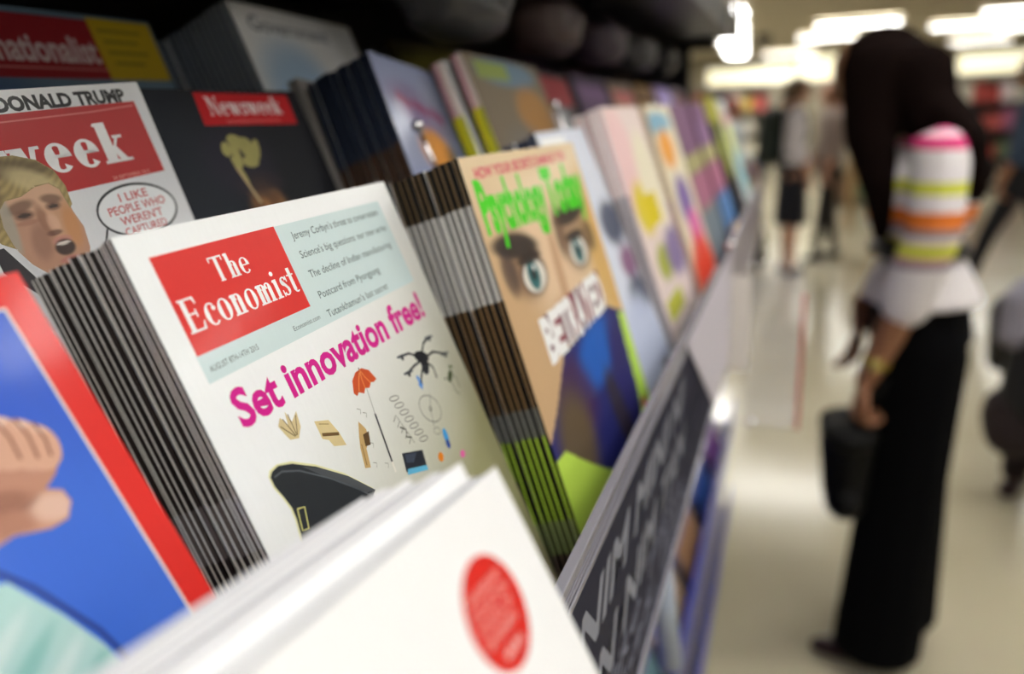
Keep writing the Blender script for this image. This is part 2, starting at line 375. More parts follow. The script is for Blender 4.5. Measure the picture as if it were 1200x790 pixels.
for k, y in enumerate((-2.6, -.4, 1.8, 4.0, 8.3)):
    for x in ((.75, 2.9) if y < 8 else (.0, 2.9)): ceiling_light(x, y, 1.15, .3, ORD0[k] + ' unseen ceiling light from behind the viewer in the row ' + ('beside the rack' if x < 1 else 'across the aisle'), 'unseen lights over the near aisle')  # rows out of view, added for lighting; the farthest also mirrors in the floor
for k, y in enumerate((-1, 2, 5, 8)): ceiling_light(-2.6, y, 1.15, .3, ORD0[k] + ' unseen ceiling light in the row hidden behind the magazine rack', 'unseen lights behind the rack')  # row out of view, added to carry the lighting past the rack

# ================================================================== MAGAZINE RACK
rack = empty('magazine_rack', (0, 0, 0)); tag(rack, 'dark stepped magazine rack with a clear front lip along the left of the aisle', 'magazine rack')
RY0, RY1 = -.75, 2.45; XB = -.62
box('back_panel', (XB - .02, RY0, .1), (XB, RY1, 2.25), M_DARKMET, rack)
for y in (RY0, RY1):
    box('side_panel', (XB, y - .008 if y < 0 else y - .008, .0), (-.30, y + .008, 2.25), M_DARKMET, rack)
box('plinth', (XB, RY0, 0), (-.22, RY1, .12), M_BLACK, rack)
def slope(name, p0, lean, depth, length, m):      # sloping back rest: p0=(x,z) foot front, leans back
    dx, dz = -math.sin(lean) * length, math.cos(lean) * length
    bm = bmesh.new(); t = .003
    c = [(p0[0], p0[1]), (p0[0] + dx, p0[1] + dz), (p0[0] + dx - t, p0[1] + dz), (p0[0] - t, p0[1])]
    a = [bm.verts.new((x, RY0 + .01, z)) for x, z in c]; b = [bm.verts.new((x, RY1 - .01, z)) for x, z in c]
    bm.faces.new(a); bm.faces.new(b[::-1])
    for k in range(4): bm.faces.new((a[k], b[k], b[(k + 1) % 4], a[(k + 1) % 4]))
    bmesh.ops.recalc_face_normals(bm, faces=bm.faces); return from_bm(name, bm, m, rack)
# tier floors (front lower, as the magazines' feet) and back rests
TIERS = [(-.085, -.172, HC - .2835), (-.222, -.315, HC - .232), (-.33, -.42, HC - .19)]
for x1, x0, z in TIERS: box('tier_shelf', (x0, RY0 + .01, z - .012), (x1, RY1 - .01, z - .006), M_DARKMET, rack)
slope('back_rest', (-.178, HC - .285), LEAN, 0, .15, M_DARKMET)
slope('back_rest', (-.322, HC - .238), LEAN, 0, .2, M_DARKMET)
box('riser', (-.226, RY0 + .01, HC - .245), (-.222, RY1 - .01, HC - .2), M_DARKMET, rack)
box('riser', (-.334, RY0 + .01, HC - .2), (-.33, RY1 - .01, HC - .16), M_DARKMET, rack)
# front lip: dark printed panel in a clear holder
LX = -.085; LT, LB = HC - .2, HC - .372
LY1 = 1.02
M_LIPP = mat('dark_navy_lip_card', '#26283c', rough=.5, coat=0, spec=.08, noise=.25, nscale=14, stretch=(1, .6, 1))
lip = box('lip_panel', (LX - .003, RY0 + .01, LB), (LX, LY1, LT), M_LIPP, rack)
tag(lip, 'dark navy printed lip panel with grey lettering')
box('lip_edge', (LX - .004, RY0 + .01, LT - .001), (LX + .0015, LY1, LT + .004), M_CLEARE, rack, .0008)
box('lip_edge', (LX - .004, RY0 + .01, LT - .016), (LX + .001, LY1, LT - .0125), M_CLEARE, rack, .0006)
box('lip_edge', (LX - .004, RY0 + .01, LB - .004), (LX + .003, LY1, LB), M_CLEARE, rack, .001)
bm = bmesh.new()                                     # fine ribs along the top of the lip
for i in range(3): bm_box(bm, (LX, RY0 + .02, LT - .003 - i * .0032), (LX + .0009, LY1, LT - .0022 - i * .0032))
from_bm('lip_rib', bm, M_CLEARE, rack)
la = Art(1000, 172)
G1 = '#8f919c'; G2 = '#85879a'
la.text('MAN TAN NIM TAN', 60, 107, 30, G1, 1, width=620, bold=.02, shear=.3)
la.text('M TANI NIM MINI NI', 30, 62, 30, G1, 1, width=640, bold=.02, shear=.3)
la.text('Ki Tike Nike Tikse', 70, 128, 17, G2, 1, width=560, shear=.4)
la.text('Its Itsekak Itsk', 90, 150, 17, G2, 1, width=600, shear=.4)
la.text('K I Tstk mikse', 60, 165, 12, G2, 1, width=640, shear=.4)
me = la.mesh('lip_lettering', 0)
lo = mesh_obj('lip_lettering', me, mat('lip_ink', rough=.6, spec=.08, attr=True, noise=.05), rack); lo.matrix_world = Matrix(((0, -1, 0, LX + .0001), (1, 0, 0, .02), (0, 0, 1, LB), (0, 0, 0, 1)))
M_CARDREFL = mat('lilac_card_and_reflection', '#d9d3e4', rough=.35, coat=.3, noise=.05, nscale=8)
bm = bmesh.new()
q = [(.69, LT - .004), (1.22, LT - .004), (1.24, LB - .02), (1.0, LB - .006)]  # pale card; its slanted near edge shapes in a diagonal reflection on the lip
f = [bm.verts.new((LX + .0022, y, z)) for y, z in q]; bk = [bm.verts.new((LX + .0012, y, z)) for y, z in q]
bm.faces.new(f); bm.faces.new(bk[::-1])
for k in range(4): bm.faces.new((f[k], f[(k + 1) % 4], bk[(k + 1) % 4], bk[k]))
bmesh.ops.recalc_face_normals(bm, faces=bm.faces); from_bm('card_with_reflection', bm, M_CARDREFL, rack)
box('lip_panel', (LX - .003, 1.24, LB), (LX, RY1, LT), mat('mauve_lip', '#9a93a6', rough=.3, coat=.4, noise=.2, nscale=6), rack)
ball('lip_highlight_ball', (LX, 1.2, LT + .0), .007, M_CHROME, rack)  # added chrome ball standing in for the highlight at the label strip's end
# chrome divider pins between the rows
for x, y, z, l in ((-.262, .545, HC - .006, .05), (-.24, .83, HC + .006, .06), (-.24, 1.42, HC + .004, .05), (-.27, 1.9, HC + .01, .05), (-.262, .30, HC - .05, .03)):
    tube('divider_pin', [(x, y, z), (x + l * .35, y + .004, z - l * .9)], .0016, M_CHROME, rack, 8); ball('pin_head', (x, y, z), .0048, M_CHROME, rack)
# upper shelf and what hides under it
UZ = HC + .175; UX = -.17
box('upper_shelf', (XB, RY0, UZ), (UX, RY1, UZ + .02), M_DARKMET, rack)
box('upper_lip', (UX, RY0, UZ - .012), (UX + .004, RY1, UZ + .05), M_DARKMET, rack)
for y in (RY0 + .2, 1.0, RY1 - .1):
    bm = bmesh.new(); bm_box(bm, (XB, y, UZ - .03), (UX - .05, y + .004, UZ)); from_bm('bracket', bm, M_BLACK, rack)
for y in (2.05, 2.3): tube('end_rail', [(UX + .009, y, UZ - .02), (UX + .009, y, UZ + .5)], .008, M_CHROME, rack, 12)
# lower display, receding under the lip
box('lower_back_rest', (-.40, RY0, .2), (-.38, RY1, HC - .30), M_GREYMET, rack)
for z in (.22, .52, .84): box('lower_shelf', (-.38, RY0, z), (-.15, RY1, z + .012), M_GREYMET, rack)
BLU = mat('blue_price_rail', '#2438b4', rough=.35, coat=.3, noise=.35, nscale=4)
for z in (.22, .52, .84): box('price_rail', (-.15, RY0, z - .01), (-.145, RY1, z + .085), BLU, rack)

# ================================================================== HERO COVERS
W_, H_ = .203, .267
# ---- news weekly with red masthead
ec = Art(203, 267)
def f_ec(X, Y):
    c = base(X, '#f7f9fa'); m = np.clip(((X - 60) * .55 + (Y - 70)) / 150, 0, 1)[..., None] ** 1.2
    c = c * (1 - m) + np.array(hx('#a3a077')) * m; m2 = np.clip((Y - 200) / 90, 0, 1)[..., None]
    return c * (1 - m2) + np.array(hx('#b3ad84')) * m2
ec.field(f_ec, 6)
BAND = '#d3e5e6'
ec.poly([(11.3, 46), (87, 46), (87, 9.5), (186.5, 9.8), (187.6, 57), (11.3, 57)], BAND, 1)
ec.rect(11.8, 9.3, 87, 46.6, '#e0231c', 2)
ec.serif('The', 38.5, 24.6, 9.9, '#ffffff', 3, width=23, heavy=1.12)
ec.serif('Economist', 14.3, 38.8, 12.6, '#ffffff', 3, width=71.5, heavy=1.12)
TX = '#41565a'
for st, y, wd in (("Jeremy Corbyn's threat to conservatism", 17.6, 84), ("Science's big questions: our new series", 26.6, 86), ('The decline of Indian manufacturing', 36, 83), ('Postcard from Pyongyang', 46, 60), ("Tutankhamun's last secret", 55.2, 61)):
    ec.text(st, 96.5, y - .6, 3.6, TX, 3, width=wd)
ec.text('AUGUST 8TH-14TH 2015', 14.6, 53.6, 2.4, '#4c5f62', 3, width=29)
ec.text('Economist.com', 69, 53.4, 2.2, '#4c5f62', 3, width=21)
ec.text('Set innovation free!', 16.8, 76.6, 14.4, '#d8048f', 3, width=167, bold=.03)
# umbrella
um = [(89, 89.5), (92, 84.5), (97, 82), (103, 81.8), (108, 84.5), (111, 90), (108, 90.6), (105.5, 89.8), (102.5, 91.6), (99, 90.6), (96.5, 92.4), (93, 90.4), (90.5, 91.5)]
ec.poly(um, '#d0501f', 2)
for a in ((93.5, 90), (99, 90.5), (105, 90)): ec.line([(101, 82), ((101 + a[0]) / 2 - .5, 86), a], .7, '#f08c4a', 3)
ec.line([(101, 81), (100.2, 83)], .8, '#5a2010', 3); ec.line([(100, 91), (95.5, 113)], .5, '#9a9a92', 2); ec.line([(97.5, 103), (93.8, 126)], 1.3, '#2a2a30', 3); ec.line([(93.8, 126), (93, 131)], 1.3, '#e9e5da', 3)
# drone
DK = '#22252b'
ec.ell(160, 94.5, 7.5, 3.2, DK, 3, .35); ec.ell(160, 98, 4, 5, DK, 3, .1); ec.ell(158.5, 101.5, 3.4, 2.6, '#3c4148', 3)
for p in ([(158, 94), (149, 89), (141, 88)], [(162, 93), (168, 89), (176, 88)], [(158, 96), (149, 96), (140.5, 97)], [(164, 96), (174, 96), (186, 101)], [(157, 99), (151, 103), (148, 106)], [(163, 99), (167, 103), (166, 109)]): ec.line(p, 1.3, DK, 3)
for x, y in ((141, 88), (176, 88), (140.5, 97), (186, 101)): ec.ell(x, y, 5.2, .8, '#4a4f57', 4, .12); ec.ell(x, y + 1, 1.4, 1.4, DK, 4)
# insect
ec.ell(181, 113, 4.6, 2, '#3c4a28', 3, -.5); ec.line([(184, 112), (187, 117), (186, 122)], .6, '#4a4a3a', 3); ec.line([(180, 115), (180, 122), (183, 125)], .6, '#4a4a3a', 3); ec.line([(177, 113), (173, 112)], .7, '#4a4a3a', 3); ec.ell(186, 109, 2.6, .9, '#5d6b40', 3, .3)
# wheel, springs, little chart curls
ec.ring(146, 119.5, 10.5, 7, .5, '#6c6c64', 3, .5); ec.ring(146, 119.5, 1.4, 1, .5, '#55554f', 3); ec.line([(146, 119.5), (142, 128)], .4, '#6c6c64', 3); ec.line([(146, 119.5), (152, 113)], .4, '#6c6c64', 3); ec.ring(143, 131, 3.2, 1.8, .4, '#77776e', 3, .4)
for k in range(7): ec.ring(118 + k * 1.6, 103 + k * 4.3, 4.2, 1.2, .45, '#6a6a60', 3, .2)
for k in range(5): ec.line([(109 + k * 1.1, 112 + k * 3.4), (113 + k * 1.1, 110 + k * 3.4), (114 + k, 113.5 + k * 3.4)], .5, '#77776a', 3)
ec.line([(112, 116), (116, 119), (114, 122), (118, 124)], .9, '#55554a', 3)
for x, y in ((86, 96), (89, 99), (84, 112), (80, 120), (88, 124)): ec.line([(x, y), (x + 2.4, y + 1.3), (x + 1, y + 3)], .35, '#8a8a80', 3)
ec.poly([(146, 101), (148.5, 101.5), (148.6, 106), (150, 106), (146.5, 109), (144.4, 105), (146, 105.2)][::1], '#5d95dc', 3)
# books
ec.poly([(34, 83), (37, 80.5), (39.5, 84.5), (41, 79.5), (42.5, 84.5), (47.5, 81.8), (46, 88), (42, 91.5), (37, 90), (35.5, 87)], '#d7c596', 3)
for p in ([(35, 83.5), (40.5, 90)], [(38, 81.5), (41, 90)], [(42, 81), (41.6, 90)], [(46, 83), (42, 90)]): ec.line(p, .45, '#6a5430', 4)
ec.poly([(55, 89.5), (64, 92.5), (67, 99.5), (68, 106), (60, 103), (58.5, 99.5), (55, 97.5)], '#dcc894', 3); ec.line([(56, 96), (66.5, 100)], 1.4, '#6d5228', 4); ec.line([(57, 91.5), (63, 94)], .4, '#a48a58', 4)
ec.poly([(83, 101), (86, 106), (84, 111), (80, 113), (77, 121), (73, 119.5), (76, 111), (78.5, 107)], '#c9a76e', 3); ec.poly([(82, 107), (87, 107.5), (84, 113), (80, 112)], '#5f4422', 4); ec.line([(78, 110), (75, 119)], .6, '#8f7040', 4)
# phone and sweets
ec.poly([(104, 126.4), (122, 132.6), (119.4, 141.4), (101, 135)], '#1e2430', 3); ec.poly([(103, 134.2), (120, 140), (119.4, 142.4), (101, 136.4)], '#5fb7dd', 4); ec.poly([(106, 128), (116, 131.3), (110, 134), (104.5, 131.5)], '#3b4558', 4)
ec.ell(149, 136.5, 2.4, 4.2, '#2f9be0', 3, .2); ec.ell(147.8, 140.6, 2, 2.6, '#18469c', 4); ec.ell(135.5, 142.7, 2.8, 2.4, '#ef8a1f', 3); ec.ell(157.7, 151, 2.8, 2, '#ec62b0', 3)
# graduation cap
ec.poly([(17.3, 96.7), (19, 95), (24, 94.6), (32, 97), (44, 104), (58, 114.5), (72, 128.5), (60, 135), (44, 138), (30, 142), (10, 150), (10, 136), (15.4, 127), (18.6, 121), (20, 116), (20.4, 111.4), (19, 106), (17.2, 101)], '#e6e3b0', 2)
ec.poly([(18, 97.2), (20, 95.8), (24.4, 95.4), (32, 98), (44, 105), (58, 115.6), (73, 130), (60, 136), (44, 138), (30, 142), (11, 150), (11, 137), (16.2, 127.5), (19.4, 121.6), (20.9, 116), (21.3, 111.4), (19.8, 106), (18, 101)], '#23282e', 3)
ec.line([(20, 98), (25, 98), (34, 102), (48, 112), (60, 122), (72, 134)], .7, '#5a5f66', 4); ec.poly([(36, 101), (48, 108), (60, 117), (73, 130), (66, 128), (52, 116)], '#4d5156', 4)
ec.line([(23.6, 113.2), (27.6, 114.4), (24.6, 122), (21, 121), (23.6, 113.2)], .7, '#e3df8a', 4)
ec.text('the new school', 60, 246, 6, '#57563f', 3, width=0.1) if False else None
ecrows = [(0, 30, '#fffaf4', '#1c1512'), (30, 95, '#f4efe6', '#1c1411'), (95, 116, '#ffffff', '#4a4240'), (116, 180, '#fff8ec', '#150c0b'), (180, 267, '#f0e6d6', '#130a0a')]
ME = mag_matrix((-0.21003, 0.20123, HC - .03358), D21, LEAN, 0, H_)
stack('magazine', ME, W_, H_, .00245, 16, ec, ecrows, 'white news magazine with red masthead box and pink headline, front of its stack',
      'copy in the dark-spined stack behind the white magazine with the red masthead', 'white news weeklies with pink headline', back='#1b1618', jit=.0007, tilt=.005, split=.52)

# ---- psychology monthly with green masthead
ps = Art(203, 273)
def f_ps(X, Y):
    c = base(X, '#ecd3ac'); c = blob(c, X, Y, 10, 150, 60, 110, '#c09060', 0, .9, .6); c = blob(c, X, Y, 100, 70, 60, 40, '#f0cfae', 0, .9, .8)
    c = blob(c, X, Y, 195, 90, 30, 60, '#e2b25c', 0, .9, .8)
    # brows and sockets
    c = blob(c, X, Y, 42, 70, 30, 22, '#7d5b45', .25, .6, .75); c = blob(c, X, Y, 40, 58, 34, 8, '#2c2320', .12, .5, .95); c = blob(c, X, Y, 20, 72, 10, 14, '#3a2f33', 0, .8, .7)
    c = blob(c, X, Y, 146, 68, 32, 24, '#8a6547', -.1, .6, .7); c = blob(c, X, Y, 150, 50, 36, 8, '#2e231d', -.08, .5, .95); c = blob(c, X, Y, 118, 60, 9, 18, '#5b3c2a', .2, .8, .7); c = blob(c, X, Y, 178, 72, 10, 12, '#4a3528', 0, .8, .7)
    c = blob(c, X, Y, 96, 92, 7, 40, '#b98255', .1, .8, .6); c = blob(c, X, Y, 84, 118, 22, 16, '#c98c63', 0, .8, .7)
    # eyes
    for cx, cy in ((54, 79), (145, 78)):
        c = blob(c, X, Y, cx, cy, 21, 13, '#4a342c', 0, .35, .9); c = blob(c, X, Y, cx, cy + 1, 18, 10.5, '#eee9e0', 0, .18); c = blob(c, X, Y, cx - 1, cy, 9.5, 10, '#2f6f74', 0, .2); c = blob(c, X, Y, cx - 1, cy, 4, 4.4, '#0f1a1c', 0, .2); c = blob(c, X, Y, cx + 2, cy - 4, 2, 2, '#ffffff', 0, .3)
        c = blob(c, X, Y, cx, cy - 11, 20, 3.6, '#2a1d18', 0, .5, .9)
    # lower part: mouth tape, navy clothing, lime ground
    m = polymask(X, Y, [(0, 175), (25, 160), (60, 135), (120, 128), (170, 128), (203, 140), (203, 273), (0, 273)])
    n = base(X, '#2a2d72'); n = blob(n, X, Y, 120, 150, 45, 20, '#1f66c8', -.2, .7); n = blob(n, X, Y, 60, 165, 34, 26, '#4a2a50', .4, .8, .8); n = blob(n, X, Y, 130, 200, 14, 34, '#3a2f28', -.2, .7, .8)
    n = blob(n, X, Y, 165, 175, 24, 40, '#2f2b6e', 0, .8); n = blob(n, X, Y, 40, 190, 30, 34, '#6b5a3c', .3, .9, .9)
    c[m] = n[m]
    g = polymask(X, Y, [(0, 185), (18, 186), (45, 205), (90, 232), (115, 240), (150, 273), (0, 273)]); c[g] = np.array(hx('#c6e85a'))
    g = polymask(X, Y, [(188, 138), (203, 140), (203, 273), (160, 273), (168, 225), (180, 200)]); c[g] = np.array(hx('#c3ea58'))
    c = blob(c, X, Y, 100, 236, 10, 7, '#e02a72', 0, .6); c = blob(c, X, Y, 186, 214, 6, 5, '#e2406a', 0, .6); c = blob(c, X, Y, 60, 250, 22, 12, '#d0905c', .3, .8, .8)
    return c
ps.field(f_ps, 1.6)
ps.text('HOW YOUR SECRETS DAMAGE YOU', 15, 13.6, 6.6, '#dc4468', 2, width=161, bold=.035, rot=-.012)
ps.text('Psychology', 8, 45, 31, '#45dc00', 2, width=103, bold=.045, rot=.02); ps.text('Today', 114, 47, 32, '#45dc00', 2, width=80, bold=.05, rot=.0)
for k, (x, st) in enumerate(((46, 'BE'), (72, 'T'), (88, 'R'), (104, 'AY'), (134, 'ED'))): pass
wds = 'BETRAYED'; xs = np.linspace(46, 160, 8)
for k, ch in enumerate(wds):
    x = xs[k]; y = 120 - k * 1.0; ps.poly([(x - 8, y - 14), (x + 8.5, y - 15), (x + 8, y + 13), (x - 7.5, y + 14)], '#9c4a58' if k % 2 else '#7a4456', 2)
    ps.text(ch, x, y + 14, 28, '#ffffff', 3, width=17.5, bold=.05, align=.5)
ps.text('WHY ONLY SOME MARRIAGES SURVIVE', 60, 262, 4, '#5a5a30', 3, width=110)
psrows = [(0, 27, '#6e5a40', '#12100d'), (27, 84, '#e6e3de', '#8a8886'), (84, 150, '#8a6c48', '#0f0b09'), (150, 168, '#8a8a86', '#3c3c3a'), (168, 222, '#c8f050', '#0b0c06'), (222, 244, '#a9ba78', '#4c5234'), (244, 273, '#7d6a5c', '#201614')]
MP = mag_matrix((-.179, .4205, HC - .0228), math.radians(-3.4), math.radians(17), math.radians(.3), .273)
stack('magazine', MP, W_, .273, .0047, 13, ps, psrows, 'magazine with green masthead and a staring face gagged by white lettering, front of its stack',
      'copy in the black-and-lime spined stack behind the staring face cover', 'green masthead monthlies', back='#15120f', jit=.0006, tilt=.004, split=.5)

# ---- red-bordered weekly
ti = Art(203, 267)
def f_ti(X, Y):
    c = base(X, '#2c5cd0'); c = blob(c, X, Y, 165, 95, 60, 45, '#3f72dc', .2, .9, .8)
    g = polymask(X, Y, [(150, 134), (176, 126), (203, 118), (203, 267), (130, 267), (120, 150)]); c[g] = np.array(hx('#24369c'))
    c = blob(c, X, Y, 178, 160, 30, 30, '#1f2f94', 0, .8, .8)
    return c
ti.field(f_ti, 3)
# shadow line of a pole
ti.line([(140, 62), (155, 84), (164, 104), (170, 130), (176, 160)], 1.6, '#27408f', 1)
ti.line([(192.2, 0), (192.2, 267)], 1.0, '#f3e9df', 2); ti.rect(192.6, 0, 203, 267, '#e5231b', 2); ti.rect(0, 0, 10.4, 267, '#e5231b', 2); ti.rect(10.4, 0, 192.6, 9.8, '#e5231b', 3); ti.rect(10.4, 9.8, 192, 10.5, '#f3e9df', 3); ti.rect(10.4, 257, 192.6, 267, '#e5231b', 3)
MT = mag_matrix((-0.2166, -0.0246, HC - .0423), D21, .46077, -.01047, H_)
def hand_field(X, Y):
    c = base(X, '#d19f86'); return c
# raised fist and forearm, mint sleeve (flat print)
def soft_shape(art, pts, fn, layer=2, step=1.2):
    xs = [p[0] for p in pts]; ys = [p[1] for p in pts]; nx = int((max(xs) - min(xs)) / step) + 2; ny = int((max(ys) - min(ys)) / step) + 2
    X, Y = np.meshgrid(np.linspace(min(xs), max(xs), nx), np.linspace(min(ys), max(ys), ny)); m = polymask(X, Y, pts); col = fn(X, Y).reshape(-1, 3)
    i = np.arange(nx * ny).reshape(ny, nx); a, b, c, d = i[:-1, :-1], i[:-1, 1:], i[1:, 1:], i[1:, :-1]
    k = m[:-1, :-1] & m[:-1, 1:] & m[1:, 1:] & m[1:, :-1]
    a, b, c, d = a[k], b[k], c[k], d[k]
    # crisp backing polygon in the mean colour, shaded grid on top
    art.poly(pts, tuple(col.reshape(-1, 3)[m.ravel()].mean(0)), layer)
    art._add(np.stack([X.ravel(), Y.ravel()], -1), np.concatenate([np.stack([a, b, c], -1), np.stack([a, c, d], -1)]), col, layer + 1)
SK = '#d9a78e'
def f_arm(X, Y):
    c = base(X, '#cf9a80'); c = blob(c, X, Y, 172, 68, 8, 4, '#e8c4b0', .4, .8, .8); c = blob(c, X, Y, 160, 66, 6, 8, '#a8705a', .3, .8, .6); c = blob(c, X, Y, 166, 62, 4, 3, '#8e5a48', 0, .8, .6); return c
soft_shape(ti, [(140, 46), (160, 52), (166, 58), (172, 62), (177, 65), (177.6, 69), (174, 73), (168, 73), (158, 69.5), (150, 70), (140, 71)], f_arm, 2, .8)
for k, (x, y, r) in enumerate(((167.5, 40.5, 4.6), (172.6, 42.2, 4.6), (177.2, 44.6, 4.2), (181, 47.4, 3.6))):
    def ff(X, Y, x=x, y=y): c = base(X, '#dba98f'); return blob(c, X, Y, x + .5, y - 2, 2.6, 2.2, '#f2d3c2', 0, .9, .9)
    th = np.linspace(0, 2 * pi, 20, endpoint=False); soft_shape(ti, [(x - 3 + (r + 2.5) * math.cos(t), y + 4 + (r + 3.6) * math.sin(t)) for t in th], ff, 4 + k * 2, .8)
soft_shape(ti, [(150, 44), (170, 44), (182, 50), (183, 55), (178, 60), (172, 63), (160, 64), (150, 58)], lambda X, Y: blob(blob(base(X, '#c48e76'), X, Y, 176, 53, 5, 4, '#e0b49e', 0, .9, .8), X, Y, 160, 60, 8, 3, '#8e5a48', .3, .8, .6), 3, .8)
for p in ([(170.4, 39), (171.6, 45), (171, 52)], [(175.6, 41), (176.6, 47), (175.6, 54)], [(180, 44), (180.6, 50), (179.4, 55)]): ti.line(p, .9, '#8a5542', 13)
def f_mint(X, Y):
    c = base(X, '#b9dfd9')
    for k in range(9): c = blob(c, X, Y, 130 + k * 5, 88 + k * 7, 2.5, 16, '#e2f3ef' if k % 2 else '#7fc2ba', 1.1, .9, .7)
    return c
soft_shape(ti, [(120, 68), (150, 79), (153.5, 86), (158, 95), (163, 108), (166, 122), (168, 140), (160, 170), (110, 170)], f_mint, 2, 1.2)
tirows = [(0, 267, '#d8231c', '#cfcac6')]
stack('magazine', MT, W_, H_, .0028, 2, ti, tirows, 'blue-covered magazine with a red border and a raised fist, lying at the lower left',
      'second red-edged copy just behind the red-bordered magazine with the raised fist', 'red-bordered weeklies', back='#e8e4de', gap=.0022)

# ---- the weekly with the red masthead and shouting man
wk = Art(210, 285)
def f_wk(X, Y):
    c = base(X, '#e6e7e9'); return blob(c, X, Y, 190, 90, 60, 80, '#d9dade', 0, .9, .8)
wk.field(f_wk, 8)
wk.text('DONALD TRUMP', 119, 9.2, 6.2, '#17181a', 3, width=78, bold=.05)
wk.poly([(3, 10.6), (100, 10.6), (160, 9.8), (202, 9.6), (203, 47), (140, 47.5), (3, 47.5)], '#b5191c', 2)
wk.line([(3, 13.2), (120, 13.6), (170, 13), (200, 11.8)], .7, '#d6706c', 3)
wk.serif('week', 106, 38.5, 20, '#f0eeee', 4, width=80, heavy=1.6)
wk.text('24 SEPTEMBER 2015', 166, 46.4, 1.8, '#e59a90', 4, width=26)
wk.ring(174, 63, 27, 13, 1.3, '#25282c', 3, .05); wk.ell(174, 63, 26, 12.3, '#eceef0', 2, .05)
wk.line([(149, 68), (144, 75)], 1.2, '#25282c', 3)
for k, (st, wd) in enumerate((('I LIKE', 20), ('PEOPLE WHO', 40), ("WEREN'T", 30), ('CAPTURED', 30))): wk.text(st, 174, 57.4 + k * 5.6, 4.2, '#c2252b', 4, width=wd, bold=.01, align=.5)
# head
_n0 = len(wk.V)
def f_head(X, Y):
    c = base(X, '#b98a70')
    c = blob(c, X, Y, 128, 60, 12, 22, '#cf9f7c', 0, .9, .8); c = blob(c, X, Y, 104, 62, 12, 18, '#c0937a', 0, .9, .8)
    c = blob(c, X, Y, 118, 52, 22, 7, '#d6ac8e', -.1, .9, .8)
    c = blob(c, X, Y, 108, 54.5, 9, 2.6, '#6a4a3a', -.15, .7, .8); c = blob(c, X, Y, 128.5, 53.5, 6.5, 2.2, '#6a4a3a', .12, .7, .8)
    c = blob(c, X, Y, 109, 58.5, 6, 2.6, '#7b5645', 0, .6, .8); c = blob(c, X, Y, 109, 58.5, 4, 1.2, '#2e2420', 0, .5, .9); c = blob(c, X, Y, 128, 57, 5, 2.2, '#7b5645', 0, .6, .8); c = blob(c, X, Y, 128, 57, 3, 1, '#2e2420', 0, .5, .9)
    c = blob(c, X, Y, 109, 62.5, 7, 1.4, '#a87660', 0, .7, .7)
    c = blob(c, X, Y, 119, 64, 3.4, 9, '#8f5f4a', -.1, .8, .7); c = blob(c, X, Y, 123.6, 66, 3.6, 6, '#dcae92', 0, .8, .8); c = blob(c, X, Y, 121.5, 71, 5, 1.6, '#5f3b30', 0, .6, .8)
    c = blob(c, X, Y, 134, 70, 5, 12, '#c98950', .1, .9, .7); c = blob(c, X, Y, 112, 74, 6, 10, '#8d6150', .3, .9, .6)
    c = blob(c, X, Y, 124, 76, 6, 2.6, '#c4837a', 0, .6, .8); c = blob(c, X, Y, 124, 80, 6.5, 4.6, '#2a1a1a', 0, .4, .95); c = blob(c, X, Y, 124, 77.6, 4.5, .9, '#e6dcd4', 0, .5, .9); c = blob(c, X, Y, 124, 87, 7, 2, '#b8746a', 0, .6, .8)
    c = blob(c, X, Y, 98, 62, 4, 18, '#a7a394', .1, .8, .8)
    return c
soft_shape(wk, [(98, 44), (112, 40), (130, 41), (137, 46), (138, 54), (138.6, 62), (141, 72), (139, 84), (133, 94), (122, 98), (110, 94), (101, 84), (96, 74), (92, 64), (92, 52)], f_head, 5, .7)
def f_hair(X, Y):
    c = base(X, '#a8935f'); v = np.sin(X * .9 + Y * 1.6 + np.sin(X * .22) * 3) * .5 + .5; c = c * (.72 + .45 * v[..., None])
    c = blob(c, X, Y, 112, 37, 30, 5, '#59482c', .1, .9, .8); c = blob(c, X, Y, 122, 44, 14, 5, '#cbb988', .35, .9, .8); c = blob(c, X, Y, 96, 50, 6, 12, '#6d5c3e', 0, .9, .7); return c
soft_shape(wk, [(84, 60), (84, 44), (92, 35), (104, 31), (118, 31.5), (130, 35), (138, 41), (141, 49), (140, 58), (137.6, 60), (136, 50), (131, 46.5), (122, 47), (112, 50), (102, 50.5), (97, 54), (95, 62), (96, 74), (90, 70)], f_hair, 7, .7)
soft_shape(wk, [(84, 62), (93, 62), (100, 82), (112, 98), (112, 120), (84, 120)], lambda X, Y: blob(base(X, '#d9dadd'), X, Y, 104, 90, 4, 14, '#c9cacf', -.5, .8, .7), 4, 1.2)
wk.poly([(84, 72), (90, 72), (104, 100), (100, 104), (84, 84)], '#2c2a30', 9)
for _i in range(_n0, len(wk.V)):
    _v = wk.V[_i]; _v[:, 0] = 117.5 + (_v[:, 0] - 119) * .86; _v[:, 1] = 52.5 + (_v[:, 1] - 57.5) * np.where(_v[:, 1] < 57.5, .95, .8)
wkrows = [(0, 285, '#c9c9cc', '#b5191c')]
MW = mag_matrix((-.31882, .14254, HC + .01117), D21, .26, -.065, .285)
stack('magazine', MW, .21, .285, .003, 2, wk, wkrows, 'weekly magazine with red masthead, speech bubble and a shouting fair-haired man in print',
      'copy tucked behind the weekly with the shouting fair-haired man', 'red masthead weeklies on the second tier', back='#9a9a9a')

